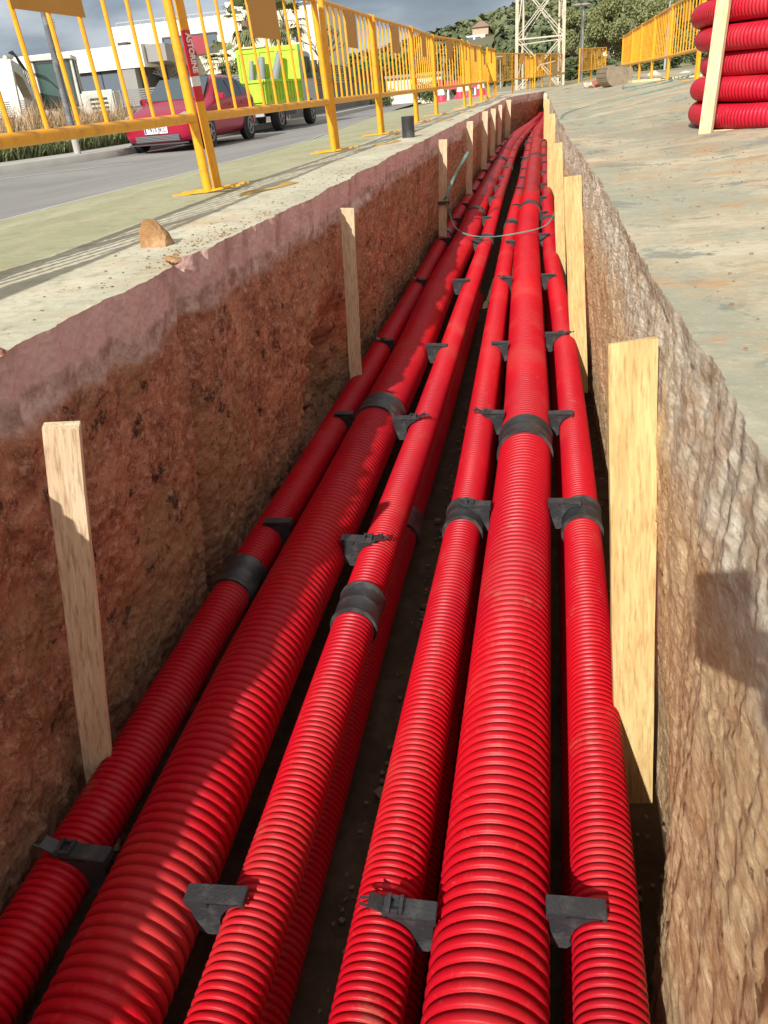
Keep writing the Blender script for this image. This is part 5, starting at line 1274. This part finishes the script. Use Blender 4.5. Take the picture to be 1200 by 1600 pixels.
mb = MB(); mb.prism([(-3.2, 6.0), (6.2, 6.0), (3.2, 8.4), (1.5, 8.4)], -2, 7, 'y'); mb.build('roof', mat_plain('brown_tiled_roof', (.30, .20, .15), .9), vh)
vh.scale = (.74, .74, .74)
for x in (-3.4, .4):
    mb = MB(); mb.bbox((x-1.4, -3.1, -.2), (x+1.4, -3.0, 1.9)); mb.build('window', M_glass, vh)
mb = MB(); mb.bbox((-9, -4.5, -5.5), (7, -3.2, -2.0)); mb.build('terrace_wall', M_grey, vh)
wv = empty('hill_house', (10.4, 220, 3.2), 0, 'small white house between the lamp post and the right fence', 'house')
mb = MB(); mb.bbox((-2.9, 0, -2), (1.2, 4, 2.3)); mb.bbox((1.2, .3, -2), (6.6, 4, 2.9)); mb.build('wall', M_white, wv); mb = MB(); mb.prism([(-3.2, 2.3), (1.4, 2.3), (1.0, 3.2), (-2.3, 2.9)], -.3, 4.2, 'y'); mb.bbox((1.3, -.1, 2.9), (6.9, 4.2, 3.3)); mb.build('roof', M_grey, wv)
for x in (-1.6, .1, 2.5, 4.8): mb = MB(); mb.bbox((x-.35, -.05, .2), (x+.35, .29, 1.4)); mb.build('window', M_glass, wv)

# ------------------------------------------------------------------ the photographer, crouching behind the camera on the right slab
def skin_chain(name, V, E, Rr, mat, parent, root=0):
    me = bpy.data.meshes.new(name); me.from_pydata(V, E, []); o = link_mesh(name, me, mat, parent)
    sk = o.modifiers.new('skin', 'SKIN'); sk.use_smooth_shade = True
    lay = me.skin_vertices[0] if len(me.skin_vertices) else None
    if lay is None:
        bpy.context.view_layer.objects.active = o; o.select_set(True); lay = me.skin_vertices[0]
    for i, r in enumerate(Rr):
        lay.data[i].radius = (r, r) if not isinstance(r, tuple) else r; lay.data[i].use_root = (i == root)
    ss = o.modifiers.new('sub', 'SUBSURF'); ss.levels = 1; ss.render_levels = 2
    return o
M_skin = mat_plain('skin', (.50, .30, .22), .5, 0, .4, .08, 20); M_jkt = mat_plain('navy_work_jacket', (.03, .04, .08), .85, 0, .2, .2, 12, .3, 80); M_trs = mat_plain('grey_work_trousers', (.12, .12, .12), .9, 0, .2, .2, 12, .3, 80); M_hair = mat_plain('dark_brown_hair', (.04, .025, .015), .7, 0, .3, .3, 60, .4, 120)
pp = empty('person', (.66, -.72, float(zr(.66))), 0, 'person crouching on the right slab and holding a phone out over the trench', 'person')
def W(*p): return (p[0]-.66, p[1]+.72, p[2]-float(zr(.66)))
hand = (.112, -.055, .262)
V = [W(.66, -.78, .40), W(.62, -.66, .58), W(.58, -.52, .76), W(.56, -.45, .86), W(.55, -.42, .95), W(.54, -.38, 1.05), W(.535, -.36, 1.13),
     W(.40, -.50, .80), W(.28, -.40, .56), W(.17, -.20, .36), W(*hand),
     W(.75, -.50, .78), W(.70, -.38, .54), W(.50, -.22, .40), W(.36, -.16, .36),
     W(.56, -.78, .38), W(.48, -.42, .42), W(.52, -.62, .10), W(.52, -.50, .045),
     W(.77, -.78, .38), W(.86, -.42, .34), W(.84, -.72, .10), W(.84, -.60, .045)]
E = [(0, 1), (1, 2), (2, 3), (3, 4), (4, 5), (5, 6), (3, 7), (7, 8), (8, 9), (9, 10), (3, 11), (11, 12), (12, 13), (13, 14), (0, 15), (15, 16), (16, 17), (17, 18), (0, 19), (19, 20), (20, 21), (21, 22)]
Rr = [.13, .125, .14, .075, .055, .085, .075, .055, .046, .038, .034, .055, .042, .034, .028, .085, .062, .045, .035, .085, .062, .045, .035]
skin_chain('body', V, E, Rr, M_skin, pp)
idx = [0, 1, 2, 3, 7, 8, 9, 11, 12, 13]; mp_ = {a: i for i, a in enumerate(idx)}
skin_chain('jacket', [V[i] for i in idx], [(mp_[a], mp_[b]) for a, b in E if a in mp_ and b in mp_], [Rr[i]+.018 for i in idx], M_jkt, pp)
idx = [0, 15, 16, 17, 19, 20, 21]; mp_ = {a: i for i, a in enumerate(idx)}
skin_chain('trousers', [V[i] for i in idx], [(mp_[a], mp_[b]) for a, b in E if a in mp_ and b in mp_], [Rr[i]+.02 for i in idx], M_trs, pp)
hr = rock('hair', W(.535, -.375, 1.07), (.088, .098, .088), 3, M_hair, None, None, sharp=.1); hr.parent = pp
for p in ((.52, -.53, 0), (.84, -.63, 0)):
    mb = MB(); q = W(p[0], p[1], .11+.05); mb.box((q[0], q[1]+.02, q[2]-.07), (.10, .28, .09)); mb.build('boot', M_dark, pp, bevel=.025)
# phone: its back faces the trench, the lens corner is where the picture is taken from
ri, up_, fw = Vector(right), -Vector(down), Vector(fwd)
ph = empty('smartphone', (0, 0, 0), 0, 'dark phone held upright over the trench by the crouching person', 'phone')
C0 = Vector((0, 0, .44))-fw*.016
def pbox(a0, a1, b0, b1, c0, c1):
    vs = [C0+ri*a+up_*b+fw*c for c in (c0, c1) for b in (b0, b1) for a in (a0, a1)]
    return MB().add(vs, [(0, 2, 3, 1), (4, 5, 7, 6), (0, 1, 5, 4), (2, 6, 7, 3), (0, 4, 6, 2), (1, 3, 7, 5)])
pbox(-.014, .064, -.134, .016, -.008, 0).build('case', M_dark, ph, bevel=.003)
pbox(-.011, .061, -.131, .013, -.0095, -.0082).build('screen', M_cglass, ph)
# five fingers round the lower right edge of the phone
hc = C0+ri*.080-up_*.100-fw*.012
cc = lambda a, b, c: tuple(Vector(W(*(C0+ri*a+up_*b+fw*c))))
fv = [W(*hand), cc(.100, -.112, -.016), cc(.086, -.070, -.012), cc(.086, -.090, -.012), cc(.088, -.110, -.012), cc(.090, -.130, -.012), cc(.094, -.098, -.024)]
fe = [(0, 1), (1, 2), (1, 3), (1, 4), (1, 5), (1, 6)]; fr = [.034, .030, .013, .013, .013, .012, .016]
for k, (b, L) in enumerate([(-.068, .052), (-.088, .058), (-.108, .054), (-.126, .042)]):
    i0 = 2+k; a = len(fv); fv += [cc(.075, b, .006), cc(.060, b-.004, .010), cc(.075-L*.75, b-.008, .009)]; fe += [(i0, a), (a, a+1), (a+1, a+2)]; fr += [.009, .0085, .0075]
a = len(fv); fv += [cc(.070, -.080, -.026), cc(.050, -.060, -.024), cc(.036, -.046, -.020)]; fe += [(6, a), (a, a+1), (a+1, a+2)]; fr += [.0115, .010, .0085]
skin_chain('hand', fv, fe, fr, M_skin, pp)

# loose soil and stones on the trench floor and caught between the conduits
rc = random.Random(21); mb = MB()
for _ in range(900):
    y = rc.uniform(.3, 9); x = rc.uniform(-.56, -.40) if rc.random() < .6 else rc.uniform(.22, .40); s_ = rc.uniform(.002, .009)*(1 if rc.random() < .9 else 2.2)
    mb.box((x, y, float(floor_z(y))+.012+s_*.3), (s_*2, s_*1.6, s_*1.2), Matrix.Rotation(rc.uniform(0, 3), 3, 'Z') @ Matrix.Rotation(rc.uniform(-.5, .5), 3, 'X'))
tag(mb.build('loose_stones', mat_plain('loose_trench_stones', (.24, .17, .11), .95, 0, .1, .5, 12)), 'loose stones and soil lumps on the dark trench floor', 'rubble', kind='stuff')
